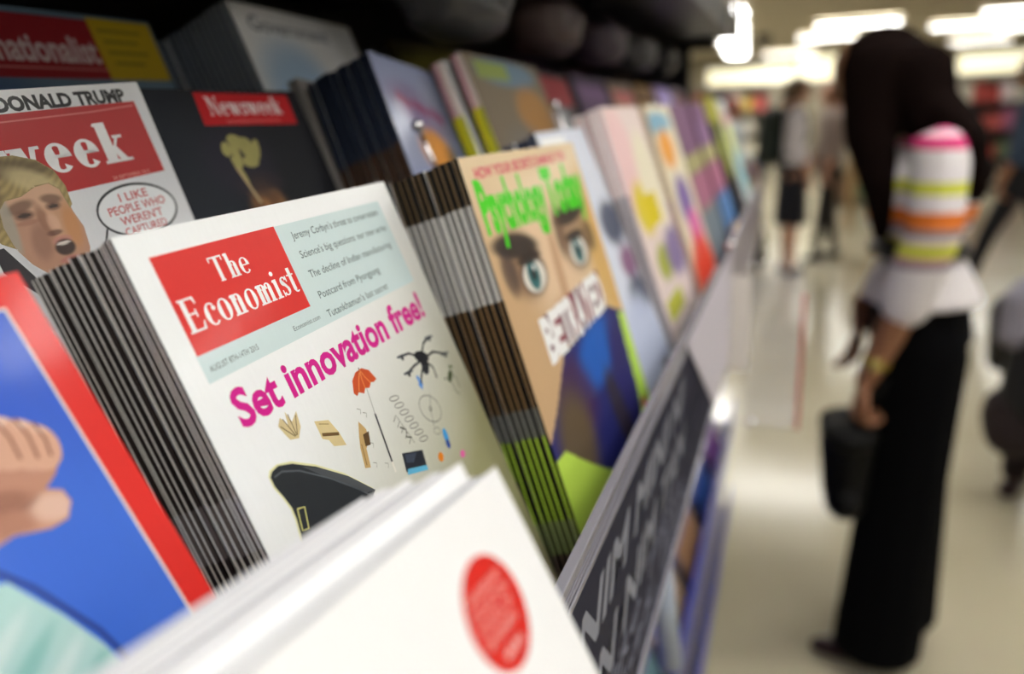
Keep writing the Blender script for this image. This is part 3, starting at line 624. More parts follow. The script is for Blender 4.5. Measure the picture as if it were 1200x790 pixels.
# ---- black cover with red label
nw = Art(200, 267)
def f_nw(X, Y):
    c = base(X, '#15161c'); c = blob(c, X, Y, 60, 60, 40, 60, '#1d222c', 0, .9, .8); c = blob(c, X, Y, 108, 46, 30, 22, '#252030', 0, .9, .7)
    c = blob(c, X, Y, 118, 84, 17, 24, '#a9794a', 0, .5, .9); c = blob(c, X, Y, 124, 74, 8, 4, '#5a3a26', 0, .7, .8); c = blob(c, X, Y, 108, 76, 6, 4, '#5a3a26', 0, .7, .8); c = blob(c, X, Y, 118, 62, 22, 8, '#2a2228', 0, .6, .9)
    return c
nw.field(f_nw, 4)
nw.poly([(93, 1.8), (187, 3.2), (186, 24), (91, 22.6)], '#c0151d', 2); nw.serif('Newsweek', 101, 16.5, 12, '#efe9ea', 3, width=74, heavy=1.3)
nw.text('THE INTERNATIONAL EDITION', 112, 21.6, 1.9, '#e88', 3, width=56)
GD = '#a8a062'
for x, y, rx, ry, a in ((112, 34, 8, 5, .2), (120, 38, 7, 7, -.4), (107, 42, 4, 9, .1), (128, 40, 3.4, 8, .5), (118, 47, 8, 4, 0), (104, 52, 2.4, 10, -.3), (100, 38, 4, 5, .6)): nw.ell(x, y, rx, ry, GD, 2, a, 14)
nw.line([(102, 50), (106, 62), (110, 74)], 2.4, '#b8a078', 3)
MN = mag_matrix((-.34, .3111, HC + .02176), 0, LEAN, 0, H_)
stack('magazine', MN, .2, H_, .003, 7, nw, [(0, 267, '#20212a', '#101014')], 'black news magazine with a small red title label and a gold crown over a face',
      'dark copy behind the black magazine with the small red label', 'black-covered weeklies', back='#101014', printmat=M_DIM)

# ---- third tier: red banner with yellow panel, and pale cover with blue
it = Art(210, 280)
def f_it(X, Y):
    c = base(X, '#5e7486'); return blob(c, X, Y, 60, 70, 40, 30, '#38527a', 0, .9, .8)
it.field(f_it, 6)
it.poly([(0, 4), (150, 4), (150, 44), (0, 44)], '#8e0f1b', 1); it.poly([(150, 2), (208, 2), (208, 44), (150, 44)], '#b99a10', 1)
it.text('Internationalist', 34, 33, 17, '#c8b0b0', 2, width=114, bold=.03); it.text('NEW', 40, 15, 7, '#b59a9a', 2, width=30, bold=.02)
it.rect(0, 37, 150, 38.2, '#c06a66', 2)
for k, (a, b) in enumerate(((156, 196), (158, 190), (158, 196), (160, 188))): it.rect(a, 9 + k * 7.5, b, 11.4 + k * 7.5, '#8b7a12', 2)
it.ell(60, 64, 14, 12, '#26324e', 2)
MI = mag_matrix((-.44, .288, HC + .073), D21, .34, -.01, .28)
stack('magazine', MI, .21, .28, .004, 3, it, [(0, 280, '#5e7486', '#3a4654')], 'magazine with a dark red banner and yellow corner panel on the top tier',
      'copy behind the dark red banner magazine on the top tier', 'red banner magazines on the top tier', back='#333a44')
bw = Art(190, 275)
def f_bw(X, Y):
    c = base(X, '#ffffff'); c = blob(c, X, Y, 60, 70, 50, 40, '#a8d0f4', 0, .9, .8); return c
bw.field(f_bw, 5)
bw.text('Government', 18, 22, 13, '#5c6470', 2, width=120, bold=.01)
bw.poly([(30, 78), (62, 76), (62, 86), (30, 88)], '#2a4a6a', 2); bw.poly([(34, 92), (84, 90), (84, 104), (34, 104)], '#2b557e', 2)
bw.poly([(116, 104), (120, 84), (128, 68), (136, 84), (140, 104)], '#9a2420', 2); bw.rect(0, 118, 190, 275, '#c79a3a', 2); bw.ell(70, 190, 44, 40, '#7c5a2c', 3)
MB_ = mag_matrix((-.415, .545, HC + .093), D21, LEAN, .03, .275)
stack('magazine', MB_, .19, .275, .0055, 13, bw, [(0, 275, '#c4cedc', '#6a7484')], 'pale blue-grey magazine with a small red shape and amber foot on the top tier',
      'slate-spined copy stacked behind the pale blue-grey magazine', 'pale blue-grey magazines on the top tier', back='#222831', jit=.001)

# ---- second tier: lilac cover with orange figure
li = Art(190, 270)
def f_li(X, Y):
    c = base(X, '#8a92b4'); c = blob(c, X, Y, 60, 40, 50, 18, '#7c5a86', .2, .8, .7); c = blob(c, X, Y, 120, 30, 60, 26, '#8b93a8', 0, .9, .8)
    c = blob(c, X, Y, 62, 76, 30, 20, '#d08a3c', .2, .4); c = blob(c, X, Y, 60, 112, 15, 52, '#e0953f', .1, .4); c = blob(c, X, Y, 92, 112, 16, 40, '#4a4a40', -.1, .6, .9); c = blob(c, X, Y, 24, 140, 22, 40, '#6f86c4', 0, .8); c = blob(c, X, Y, 112, 130, 10, 40, '#7a4a2c', 0, .6); return c
li.field(f_li, 4)
for k in range(3): li.line([(22 + k * 26, 30 + k * 4), (44 + k * 26, 38 + k * 4)], 9, '#8a3f6a', 2)
ML = mag_matrix((-.30, .549, HC + .049), D21, LEAN, .13, .27)
stack('magazine', ML, .19, .27, .0052, 11, li, [(0, 70, '#29354c', '#141b2a'), (70, 150, '#6a4a34', '#1b1614'), (150, 270, '#3d4f7c', '#10131c')], 'lilac magazine with an orange figure on the second tier',
      'dark-spined copy stacked behind the lilac magazine with the orange figure', 'lilac magazines on the second tier', back='#141b2a', jit=.001)
box('catalogue', (0, 0, 0), (.2, .009, .272), mat('grey_catalogue', '#8f8a86', rough=.5, noise=.1)).matrix_world = ML @ Matrix.Translation((-.004, .0605, .004))
tag(bpy.data.objects['catalogue'], 'plain thick grey catalogue behind the dark stack of lilac magazines', 'catalogue')

# ---- foreground white booklets with a red roundel
wh = Art(200, 260)
wh.field(lambda X, Y: base(X, '#fbfbfc'), 20)
ccx, ccy = 200 - 31.4, 27.8
wh.ell(ccx, ccy, 13.9, 13.9, '#e0261c', 1, n=64)
for k, (st, wd, dy) in enumerate((('LEADERSHIP', 18, -5.6), ('COLLECTION', 20, -2.0), ('SCHOOL OF', 19, 1.6), ('BUSINESS', 17, 5.2))): wh.text(st, ccx - 1, ccy + dy, 2.5, '#f3c4be', 2, width=wd, bold=0, align=.5)
wh.text('ISSUE 8', ccx, ccy + 10.2, 2.2, '#f7dcd8', 2, width=10, bold=.02, align=.5)
cr, sr = math.cos(.12043), math.sin(.12043); yw, ln = .02094, .49218
_P = Vector((.2 * sr * math.sin(ln), .2 * cr, -.2 * sr * math.cos(ln))); _P = Matrix.Rotation(yw, 3, 'Z') @ _P
TRW = Vector((-.0741, .1883, HC - .0937)); MH = mag_matrix(TRW - _P, yw, ln, .12043, .26)
PAPER = mat('white_page_block', '#c9ccd6', rough=.7, noise=.1, nscale=700, stretch=(.02, 1, .02))
wroots = []
offs = [(0, 0), (-.0008, .0052), (-.0014, .0056), (-.001, .007), (-.002, .0075)]; depth = 0
for k in range(5):
    T = .0083; M = MH @ Matrix.Translation((offs[k][0], depth, offs[k][1])); depth += T + .0006
    r = empty('booklet', M=M); tag(r, 'white booklet with a red round badge, blurred in the foreground' if k == 0 else ORD[k] + ' white booklet from the front, in the stack behind the red-badged one', 'booklet', 'white booklets at the front')
    cm = cover_mesh(.2, .26, T, [(0, 260, '#f0f0f4', '#e2e3ea')], '#fbfbfc', '#f4f4f6', '#f4f4f6')
    mesh_obj('cover', cm, None, r); pm = pages_mesh(.2, .26, T); pm.materials.clear(); mesh_obj('pages', pm, PAPER, r)
    if k == 0: mesh_obj('cover_print', wh.mesh('cover_print', 0), M_PRINT, r)

# holders hung on the lip: near one carries the booklets, far one is empty
def holder(M, w, d, h, label, edge):
    e = empty('leaflet_holder', M=M); tag(e, label, 'leaflet holder')
    box('tray', (0, 0, -.004), (w, d, 0), M_CLEAR, e); box('back_plate', (0, d, -.004), (w, d + .002, h), M_CLEAR, e)
    box('front_plate', (0, -.002, -.004), (w, 0, h * .25), M_CLEAR, e)
    for x in (-.002, w): box('side_plate', (x, -.002, -.004), (x + .002, d + .002, h * .5), M_CLEAR, e)
    return e
holder(MH @ Matrix.Translation((-.003, -.0006, -.0085)), .206, .046, .12, 'clear leaflet holder under the white booklets', None)
PINK = mat('pink_red_edge_strip', '#c2615c', rough=.4, noise=.1); 
e = empty('leaflet_holder', (-.045, 1.2, 1.02)); tag(e, 'empty clear leaflet holder with a pink edge strip, jutting into the aisle', 'leaflet holder')
box('side_plate', (-.012, 0, 0), (.066, .003, .235), M_FAINT, e); box('side_plate', (-.012, .12, 0), (.066, .123, .235), M_FAINT, e)
box('tray', (-.012, .003, 0), (.066, .12, .003), M_FAINT, e); box('back_plate', (-.015, 0, 0), (-.012, .123, .24), M_FAINT, e)
tag(box('edge_strip', (.064, -.001, 0), (.070, .005, .21), PINK, e), 'pink-red strip along the outer edge'); ball('corner_glint_ball', (.0, -.002, .006), .006, M_CHROME, e)  # added chrome ball stands in for the bright glint at the holder's corner
box('label_slip', (-.035, -.002, .09), (-.008, .001, .235), mat('cream_slip', '#e8e2da', rough=.5, noise=.05), e)

# ================================================================== OTHER MAGAZINES (further along, out of focus)
def colour_art(W, H, bg, spots, bars, step=6):
    a = Art(W, H)
    def fn(X, Y):
        c = base(X, bg)
        for x, y, rx, ry, col in spots: c = blob(c, X, Y, x * W, y * H, rx * W, ry * H, col, 0, .5, .95)
        return c
    a.field(fn, step)
    for x0, y0, x1, y1, col in bars: a.rect(x0 * W, y0 * H, x1 * W, y1 * H, col, 2)
    return a
def simple(pos, yaw, roll, W, H, T, n, art, rows, label, blabel, group, back='#333', lean=LEAN, gap=0):
    return stack('magazine', mag_matrix(pos, yaw, lean, roll, H), W, H, T, n, art, rows, label, blabel, group, back=back, jit=.0015, tilt=.006, gap=gap, printmat=M_DIM)
# row 1 after the staring face
simple((-.2, .63, HC - .016), 0, 0, .16, .275, .0065, 9, colour_art(160, 275, '#dfe4f2', [(.8, .35, .25, .08, '#4a5068'), (.85, .5, .2, .06, '#8a5a80'), (.8, .62, .25, .07, '#4b5064'), (.6, .8, .4, .2, '#c7d0ea'), (.8, .9, .1, .03, '#57354a')], [(.05, .02, .5, .06, '#ffffff')]),
       [(0, 275, '#46506a', '#20273a')], 'white and pale blue magazine peeping out beside the staring face cover', 'blue-black spined copy behind the white and pale blue magazine', 'pale blue magazines beside the staring face', back='#1c2233', gap=0)
box('thin_booklet', (0, 0, 0), (.155, .004, .262), mat('red_insert', '#a32030', rough=.5, noise=.1)).matrix_world = mag_matrix((-.2, .635, HC - .016), 0, LEAN, 0, .275) @ Matrix.Translation((-.006, .059, .0))
tag(bpy.data.objects['thin_booklet'], 'thin red booklet at the back of the blue-black spined stack', 'booklet')
simple((-.185, .80, HC + .002), 0, 0, .2, .293, .0075, 4, colour_art(200, 293, '#f0ddd8', [(.2, .2, .3, .2, '#f6cfcf'), (.3, .38, .22, .1, '#e8d22c'), (.7, .3, .3, .2, '#f3ead0'), (.4, .6, .2, .07, '#a8b030'), (.8, .6, .3, .1, '#8a78a8')], [(.3, .34, .7, .46, '#e6d020'), (.1, .72, .6, .8, '#c8c84a')]),
       [(0, 90, '#f2c6c8', '#f4ecec'), (90, 293, '#d8d4dc', '#a8a0a8')], 'pink and cream magazine with a yellow block, second from the staring face', 'pink-edged copy behind the pink and cream magazine', 'pink and cream magazines', back='#c8a0a8', lean=.31)
simple((-.18, 1.015, HC + .002), 0, 0, .2, .293, .008, 5, colour_art(200, 293, '#ece2c8', [(.35, .08, .5, .05, '#7fb4d0'), (.4, .2, .28, .09, '#f0a030'), (.5, .45, .3, .12, '#7a60a8'), (.6, .6, .3, .1, '#e070b0'), (.5, .8, .5, .18, '#e0402a')], [(.1, .72, .9, .98, '#dd4428')]),
       [(0, 120, '#efe3d0', '#d8b890'), (120, 293, '#c8c4d8', '#d8a890')], 'cream magazine with orange, violet and red patches before the plum stacks', 'cream-edged copy behind the orange, violet and red patched magazine', 'cream patchwork magazines', back='#a09080', lean=.31)
plumrows = [(0, 75, '#7c5478', '#6a4a66'), (75, 105, '#a8a070', '#8a8660'), (105, 160, '#a86a84', '#7c4a62'), (160, 293, '#6f7a82', '#5a6066')]
simple((-.18, 1.225, HC + .002), 0, 0, .2, .293, .008, 8, colour_art(200, 293, '#7a5676', [(.5, .8, .6, .3, '#9a8a70')], [(0, .27, 1, .37, '#a8a070'), (0, .38, 1, .56, '#a66882'), (0, .58, 1, 1, '#74808a')]), plumrows,
       'plum magazine with a khaki stripe, nearer of two plum stacks', 'plum-spined copy behind the nearer plum magazine', 'plum magazines, nearer stack', back='#4a3448', lean=.31)
simple((-.178, 1.45, HC + .004), 0, 0, .2, .293, .008, 8, colour_art(200, 293, '#7a5676', [(.3, .2, .3, .1, '#8a6a90'), (.7, .85, .3, .15, '#e0b040')], [(0, .27, 1, .37, '#a8a070'), (0, .38, 1, .56, '#a66882'), (0, .58, 1, .8, '#5c84b8')]), plumrows,
       'plum magazine with khaki, blue and gold patches, farther of two plum stacks', 'plum-spined copy behind the farther plum magazine', 'plum magazines, farther stack', back='#4a3448', lean=.31)
simple((-.178, 1.68, HC + .015), 0, 0, .2, .293, .008, 4, colour_art(200, 293, '#1c1a20', [(.5, .1, .6, .1, '#b0b038'), (.5, .4, .2, .2, '#c8d060')], [(0, 0, 1, .12, '#a8a434')]), [(0, 50, '#b8b848', '#8a8a30'), (50, 293, '#181418', '#0c0a10')],
       'black magazine with an olive-yellow head, beyond the plum stacks', 'black-spined copy beyond the plum stacks', 'black and olive magazines', back='#141016', lean=.31)
simple((-.175, 1.91, HC + .008), 0, 0, .2, .293, .008, 6, colour_art(200, 293, '#d8dcd8', [(.4, .3, .4, .2, '#d8e08a'), (.6, .6, .4, .2, '#9acfd4')], [(.1, .1, .9, .2, '#e8b8b8')]), [(0, 293, '#dde0d2', '#b8a8b8')],
       'pale magazine with lime and aqua tints, last on the front tier', 'pale copy at the end of the front tier', 'pale magazines at the rack end', back='#a8a0a8', lean=.31)
# row 2 beyond the lilac one
r2 = [((-.27, .655, HC + .052), 2, .012, 'tan', [(0, 48, '#c98a98', '#d8c8c0'), (48, 270, '#d8d020', '#b8b830')], '#6c5e48', [(.5, .05, .4, .05, '#5a7488'), (.7, .2, .25, .1, '#9a6c2c'), (.4, .45, .4, .2, '#6a6258'), (.8, .6, .3, .2, '#6a5a6a')], [(.1, .02, .5, .08, '#7a8a3c')], 'olive and tan magazine with pink-and-lime edge on the second tier'),
      ((-.30, .885, HC + .05), 6, .006, 'dk', [(0, 270, '#2a2024', '#141012')], '#3a2a2e', [(.3, .3, .5, .2, '#8a8f92'), (.3, .6, .3, .2, '#5a3a2c')], [(.05, .02, .95, .16, '#8a2028'), (.1, .2, .6, .34, '#a8a0a4')], 'charcoal magazine with a dull red head on the second tier'),
      ((-.30, 1.11, HC + .05), 6, .006, 'pl', [(0, 270, '#33243a', '#1a1420')], '#3c2a44', [(.4, .4, .4, .3, '#5a3f5c'), (.7, .7, .3, .2, '#7a7a3a')], [(.1, .05, .9, .14, '#6a4a70')], 'dark violet magazine on the second tier beyond the charcoal one'),
      ((-.30, 1.34, HC + .045), 5, .006, 'br', [(0, 270, '#6a5248', '#3a2c28')], '#7c6a5c', [(.4, .3, .5, .2, '#a07a5c'), (.5, .7, .4, .2, '#8a7f8a')], [(.1, .05, .9, .14, '#b0605c')], 'brownish magazine with a dusty red head on the second tier'),
      ((-.30, 1.58, HC + .045), 5, .006, 'go', [(0, 270, '#8a6a3a', '#5a4020')], '#8c6a3c', [(.4, .2, .4, .12, '#b88a2c'), (.5, .6, .4, .3, '#7a5c48')], [(.1, .05, .9, .14, '#5a3a20')], 'ochre magazine on the second tier'),
      ((-.30, 1.82, HC + .045), 5, .006, 'vi', [(0, 270, '#a08ac8', '#7a66a0')], '#a894cc', [(.5, .2, .5, .2, '#b8a4e0')], [(.1, .7, .9, .9, '#4a4060')], 'light violet magazine on the second tier'),
      ((-.30, 2.06, HC + .045), 5, .006, 'gr', [(0, 270, '#8a8088', '#5a5058')], '#8c7f86', [(.5, .4, .5, .3, '#a88a90')], [(.1, .05, .9, .14, '#703038')], 'grey-mauve magazine at the end of the second tier')]
for pos, n, T, k, rows, bg, sp, bars, lb in r2:
    simple(pos, 0, .03, .2, .27, T, n, colour_art(200, 270, bg, sp, bars), rows, lb, 'copy behind the ' + lb, lb.replace('magazine', 'magazines', 1), back='#1a1618', gap=.006 if k == 'tan' else 0)
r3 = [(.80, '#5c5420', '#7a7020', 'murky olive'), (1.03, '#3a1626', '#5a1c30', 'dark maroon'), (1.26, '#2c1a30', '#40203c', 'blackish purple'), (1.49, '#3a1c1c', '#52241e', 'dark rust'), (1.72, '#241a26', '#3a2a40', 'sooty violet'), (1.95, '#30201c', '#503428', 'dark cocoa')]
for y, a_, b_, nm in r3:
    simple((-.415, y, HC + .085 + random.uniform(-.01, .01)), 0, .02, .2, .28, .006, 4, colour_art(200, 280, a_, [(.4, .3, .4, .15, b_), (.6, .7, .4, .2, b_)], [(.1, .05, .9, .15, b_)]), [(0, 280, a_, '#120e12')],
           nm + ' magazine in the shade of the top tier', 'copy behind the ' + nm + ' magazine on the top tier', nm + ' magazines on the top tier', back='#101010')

# lower display magazines
pal = ['#5a6a8c', '#8a5a9c', '#b89a7c', '#3a3040', '#7c8ab0', '#a07858', '#4a4a5c', '#c8b8a8', '#2c4a8a', '#6a8a90']
nmz = ['slate blue', 'violet', 'tan', 'near-black', 'periwinkle', 'brown', 'dark grey', 'beige', 'royal blue', 'sea grey']
for sh, (z, xx) in enumerate(((.852, -.245), (.532, -.245))):
    for k in range(10):
        y = -.4 + k * .27 + random.uniform(-.01, .01); c_ = pal[(k * 3 + sh * 4) % 10]; c2 = pal[(k * 3 + sh * 4 + 5) % 10]
        a_ = colour_art(200, 265, c_, [(.4, .4, .35, .25, c2)], [(.1, .05, .9, .16, c2)]); Hh = .265; ln2 = .42
        pos = Vector((xx + .085 - Hh * math.sin(ln2), y, z + .01 + Hh * math.cos(ln2)))
        nm = nmz[(k * 3 + sh * 4) % 10]; lvl = ('upper', 'lower')[sh]
        stack('magazine', mag_matrix(pos, 0, ln2, 0, Hh), .2, Hh, .006, 3, a_, [(0, 265, c_, c2)], nm + ' magazine on the ' + lvl + ' shelf beneath the lip', 'copy behind the ' + nm + ' magazine on the ' + lvl + ' shelf', nm + ' magazines, ' + lvl + ' shelf beneath the lip', back='#444444')
# pale tube leaning under the lip
t = tube('poster_tube', [(-.108, .80, .874), (-.118, .73, 1.10)], .013, mat('pale_blue_tube', '#b9c6dc', rough=.4, noise=.05), None, 16); tag(t, 'pale blue cardboard tube standing on the shelf beneath the lip', 'tube')

# ------------------------------------------------------------------ things on and under the upper shelf
ICO = {}
for _n in (1, 2):
    _b = bmesh.new(); bmesh.ops.create_icosphere(_b, subdivisions=_n, radius=1); ICO[_n] = [tuple(v.co) for v in _b.verts]; _b.free()
def organic(name, caps, m, vox=.01, smooth=4, parent=None, iters=1, sub=2):
    """one continuous skin over tapered limbs; caps = (p0, r0, p1, r1), a radius is a number or (rx, ry, rz)."""
    bm = bmesh.new()
    for p0, r0, p1, r1 in caps:
        vs_ = []
        for p, r in ((p0, r0), (p1, r1)):
            rr = (r, r, r) if not isinstance(r, (tuple, list)) else r
            vs_ += [bm.verts.new((p[0] + q[0] * rr[0], p[1] + q[1] * rr[1], p[2] + q[2] * rr[2])) for q in ICO[sub]]
        h = bmesh.ops.convex_hull(bm, input=vs_)
        dead = {g for g in h['geom_interior'] + h['geom_unused'] if isinstance(g, bmesh.types.BMVert) and g.is_valid}
        for v in dead: bm.verts.remove(v)
    me = bpy.data.meshes.new(name); bm.to_mesh(me); bm.free(); o = bpy.data.objects.new(name, me); C.objects.link(o)
    md = o.modifiers.new('r', 'REMESH'); md.mode = 'VOXEL'; md.voxel_size = vox; md.use_smooth_shade = True
    if smooth: sm = o.modifiers.new('s', 'SMOOTH'); sm.iterations = smooth; sm.factor = .6
    dg = bpy.context.evaluated_depsgraph_get(); dg.update(); m2 = bpy.data.meshes.new_from_object(o.evaluated_get(dg)); m2.name = name
    bpy.data.objects.remove(o); m2.materials.clear(); m2.materials.append(m)
    for p in m2.polygons: p.use_smooth = True
    o = bpy.data.objects.new(name, m2); C.objects.link(o)
    if parent: o.parent = parent
    return o
bagc = [('#5a5a60', .80, .125, 'charcoal'), ('#5c4c50', 1.10, .13, 'brownish black'), ('#54485a', 1.42, .12, 'dusky plum'), ('#5c5c62', 1.74, .11, 'dull grey'), ('#2c2c30', 2.06, .11, 'sooty black')]
for c_, y, r, nm in bagc:
    e = empty('carrier_bag', (-.33, y, UZ - .004)); tag(e, nm + ' carrier bag hanging under the upper shelf', 'bag')
    mb = mat('bag_' + nm.replace(' ', '_'), c_, rough=.35, noise=.2, nscale=12, bump=.6, bscale=12)
    organic('bag_body', [((0, -.05, -.05), (.045, .05, .03), (0, .05, -.05), (.045, .05, .03)), ((0, 0, -.03), (.03, .06, .02), (0, 0, -.07), (.05, .09, .035))], mb, .006, 3, e)
    tube('bag_handle', [(0, -.03, -.03), (0, -.02, 0), (0, .02, 0), (0, .03, -.03)], .003, mb, e, 8)
for k, (y, c_, nm) in enumerate(((.95, '#3a3438', 'dark brown'), (1.28, '#4a4448', 'ash grey'), (1.6, '#342c32', 'dark plum'), (1.95, '#6a6468', 'pale grey-mauve'))):
    e = empty('wrapped_bundle', (-.30, y, UZ + .02)); tag(e, nm + ' film-wrapped bundle lying on the upper shelf', 'bundle')
    mb = mat('film_' + str(k), c_, rough=.3, noise=.2, nscale=10, bump=.7, bscale=14)
    organic('wrapped_body', [((-.1, -.11, .05), (.06, .05, .05), (.06, .11, .05), (.06, .05, .05)), ((.05, -.11, .06), (.065, .05, .06), (-.1, .11, .06), (.06, .05, .055))], mb, .008, 3, e)
    for s in (-.06, .06):
        bm = bmesh.new(); bm_box(bm, (-.165, s - .006, -.0), (.125, s + .006, .122), .004); from_bm('strap', bm, M_BLACK, e)

# ================================================================== PEOPLE
def frame(bx, by, ang):
    """local (forward, left, up) -> world, forward direction = ang"""
    return Matrix.Translation((bx, by, 0)) @ Matrix.Rotation(ang, 4, 'Z')
SKIN = mat('skin_brown', '#9a6a4c', rough=.5, noise=.08, nscale=40); SKIN2 = mat('skin_light', '#c9967c', rough=.5, noise=.08, nscale=40)
def head_parts(parent, c, tilt, skin, hair=None, size=1.0):
    """face along +x; returns the head object with eyes as children"""
    s = size; R = Matrix.Translation(c) @ Matrix.Rotation(tilt, 4, 'Y')
    h = organic('head', [((0, 0, .02 * s), (.095 * s, .075 * s, .1 * s), (.01 * s, 0, .0), (.085 * s, .07 * s, .09 * s)), ((.03 * s, 0, -.06 * s), (.05 * s, .048 * s, .045 * s), (.045 * s, 0, -.085 * s), (.03 * s, .03 * s, .025 * s)),
                         ((.09 * s, 0, .0), (.014 * s, .012 * s, .012 * s), (.108 * s, 0, -.028 * s), (.014 * s, .014 * s, .012 * s)), ((0, .074 * s, -.0), (.018 * s, .01 * s, .03 * s), (0, .076 * s, -.01 * s), (.015 * s, .01 * s, .02 * s)),
                         ((0, -.074 * s, 0), (.018 * s, .01 * s, .03 * s), (0, -.076 * s, -.01 * s), (.015 * s, .01 * s, .02 * s)), ((.083 * s, -.02 * s, -.058 * s), .008 * s, (.083 * s, .02 * s, -.058 * s), .008 * s), ((-.02 * s, 0, -.03 * s), .05 * s, (-.045 * s, 0, -.15 * s), .052 * s)], skin, .006, 2, parent)
    h.matrix_local = R
    ew = mat('eye_white', '#e8e4de', rough=.2, noise=.02); ed = mat('eye_dark', '#20140e', rough=.2, noise=.02); lp = mat('lip', '#8c4a44', rough=.4, noise=.05)
    for k in (-1, 1):
        ball('eye', (.083 * s, k * .033 * s, .008 * s), .012 * s, ew, h); ball('pupil', (.0925 * s, k * .033 * s, .008 * s), .0055 * s, ed, h)
    ball('mouth', (.088 * s, 0, -.06 * s), .006 * s, lp, h, (1, 3.4, .9))
    return h
def hand_parts(parent, M, skin, side=1, s=1.0, curl=.9):
    """palm along -z (fingers down), palm facing +y*side; thumb on +x"""
    caps = [((-.028 * s, 0, -.02 * s), (.016 * s, .013 * s, .02 * s), (-.026 * s, 0, -.075 * s), (.013 * s, .012 * s, .014 * s)), ((0, 0, -.015 * s), (.02 * s, .014 * s, .02 * s), (0, 0, -.08 * s), (.014 * s, .012 * s, .014 * s)), ((.024 * s, 0, -.02 * s), (.016 * s, .014 * s, .02 * s), (.026 * s, 0, -.078 * s), (.013 * s, .012 * s, .014 * s)), ((0, 0, .06 * s), .027 * s, (0, 0, -.01 * s), .026 * s)]
    for k, L_ in enumerate((.062, .074, .078, .070)):
        x = (-.033 + k * .022) * s; p = Vector((x, 0, -.08 * s)); a = 0.25
        for j, q in enumerate((.42, .32, .26)):
            a += curl * .75; d = Vector((0, side * math.sin(a), -math.cos(a))) * L_ * q * s; p2 = p + d; r0 = (.0098 - j * .0012) * s
            caps.append((tuple(p), r0, tuple(p2), r0 - .001 * s)); p = p2
    caps += [((.03 * s, side * .004, -.025 * s), .014 * s, (.052 * s, side * .018 * s, -.055 * s), .011 * s), ((.052 * s, side * .018 * s, -.055 * s), .011 * s, (.05 * s, side * .03 * s, -.085 * s), .009 * s)]
    h = organic('hand', caps, skin, .004, 1, parent, sub=1); h.matrix_local = M; return h

# ---- woman in the striped sweater, facing the rack with her head bowed
def stripes_mat():
    m = bpy.data.materials.new('striped_knit'); m.use_nodes = True; N = m.node_tree.nodes; L = m.node_tree.links; b = N['Principled BSDF']; b.inputs['Roughness'].default_value = .85
    tc = N.new('ShaderNodeTexCoord'); sp = N.new('ShaderNodeSeparateXYZ'); L.new(tc.outputs['Object'], sp.inputs[0])
    mr = N.new('ShaderNodeMapRange'); mr.inputs['From Min'].default_value = 1.0; mr.inputs['From Max'].default_value = 1.5; L.new(sp.outputs['Z'], mr.inputs['Value'])
    r = N.new('ShaderNodeValToRGB'); r.color_ramp.interpolation = 'CONSTANT'; cr = r.color_ramp; L.new(mr.outputs[0], r.inputs[0])
    st = [(1.0, '#e6e0e2'), (1.128, '#8c7a88'), (1.142, '#d8a0b0'), (1.152, '#dede58'), (1.185, '#ecdcdc'), (1.2, '#8a8088'), (1.214, '#e8905c'), (1.222, '#e87a20'), (1.252, '#f0e8ea'), (1.29, '#dde04a'), (1.318, '#f4eef0'), (1.385, '#e0337c'), (1.412, '#f0c8d4'), (1.425, '#d83c80'), (1.438, '#ecd8b8')]
    cr.elements[0].position = 0; cr.elements[0].color = (*hx(st[0][1]), 1); cr.elements[1].position = (st[1][0] - 1) / .5; cr.elements[1].color = (*hx(st[1][1]), 1)
    for z, c_ in st[2:]: el = cr.elements.new((z - 1) / .5); el.color = (*hx(c_), 1)
    nz = N.new('ShaderNodeTexNoise'); nz.inputs['Scale'].default_value = 250; L.new(tc.outputs['Object'], nz.inputs['Vector']); bp = N.new('ShaderNodeBump'); bp.inputs['Strength'].default_value = .3; bp.inputs['Distance'].default_value = .002
    L.new(nz.outputs['Fac'], bp.inputs['Height']); L.new(bp.outputs[0], b.inputs['Normal']); L.new(r.outputs[0], b.inputs['Base Color']); return m
WA = math.radians(180 - 6)
wom = empty('person', (.31, 2.16, 0), WA); tag(wom, 'person in striped sweater and wide black trousers, long dark hair, head bowed over the rack', 'person')
# in this frame: +x forward (towards the rack), +y her left (towards the camera)
organic('sweater', [((0.02, 0, 1.20), (.12, .14, .045), (.018, 0, 1.30), (.135, .155, .07)), ((.018, 0, 1.30), (.135, .155, .07), (-.015, 0, 1.385), (.095, .165, .045)), ((0, -.12, 1.385), (.06, .06, .045), (0, .12, 1.385), (.06, .06, .045)), ((0, 0, 1.40), (.06, .07, .03), (.01, 0, 1.43), (.05, .055, .02)),
                    ((-.01, .165, 1.375), .06, (-.005, .185, 1.2), .062), ((-.005, .185, 1.2), .062, (.035, .185, 1.04), .058), ((-.005, -.165, 1.375), .055, (.0, -.19, 1.18), .05), ((.0, -.19, 1.18), .05, (.07, -.17, 1.06), .046)], stripes_mat(), .009, 3, wom)
organic('peplum', [((0.005, 0, 1.10), (.11, .14, .02), (.0, 0, 1.02), (.145, .178, .012))], mat('off_white_peplum', '#e4dedf', rough=.85, noise=.08, nscale=30, bump=.5, bscale=25), .008, 2, wom)
organic('belt', [((.018, 0, 1.15), (.118, .14, .02), (.012, 0, 1.132), (.116, .14, .02))], mat('black_belt', '#0c0c0e', rough=.4, noise=.1), .006, 1, wom)
TR = mat('black_trouser_cloth', '#070709', rough=.95, spec=.1, noise=.2, nscale=8, bump=.4, bscale=10)
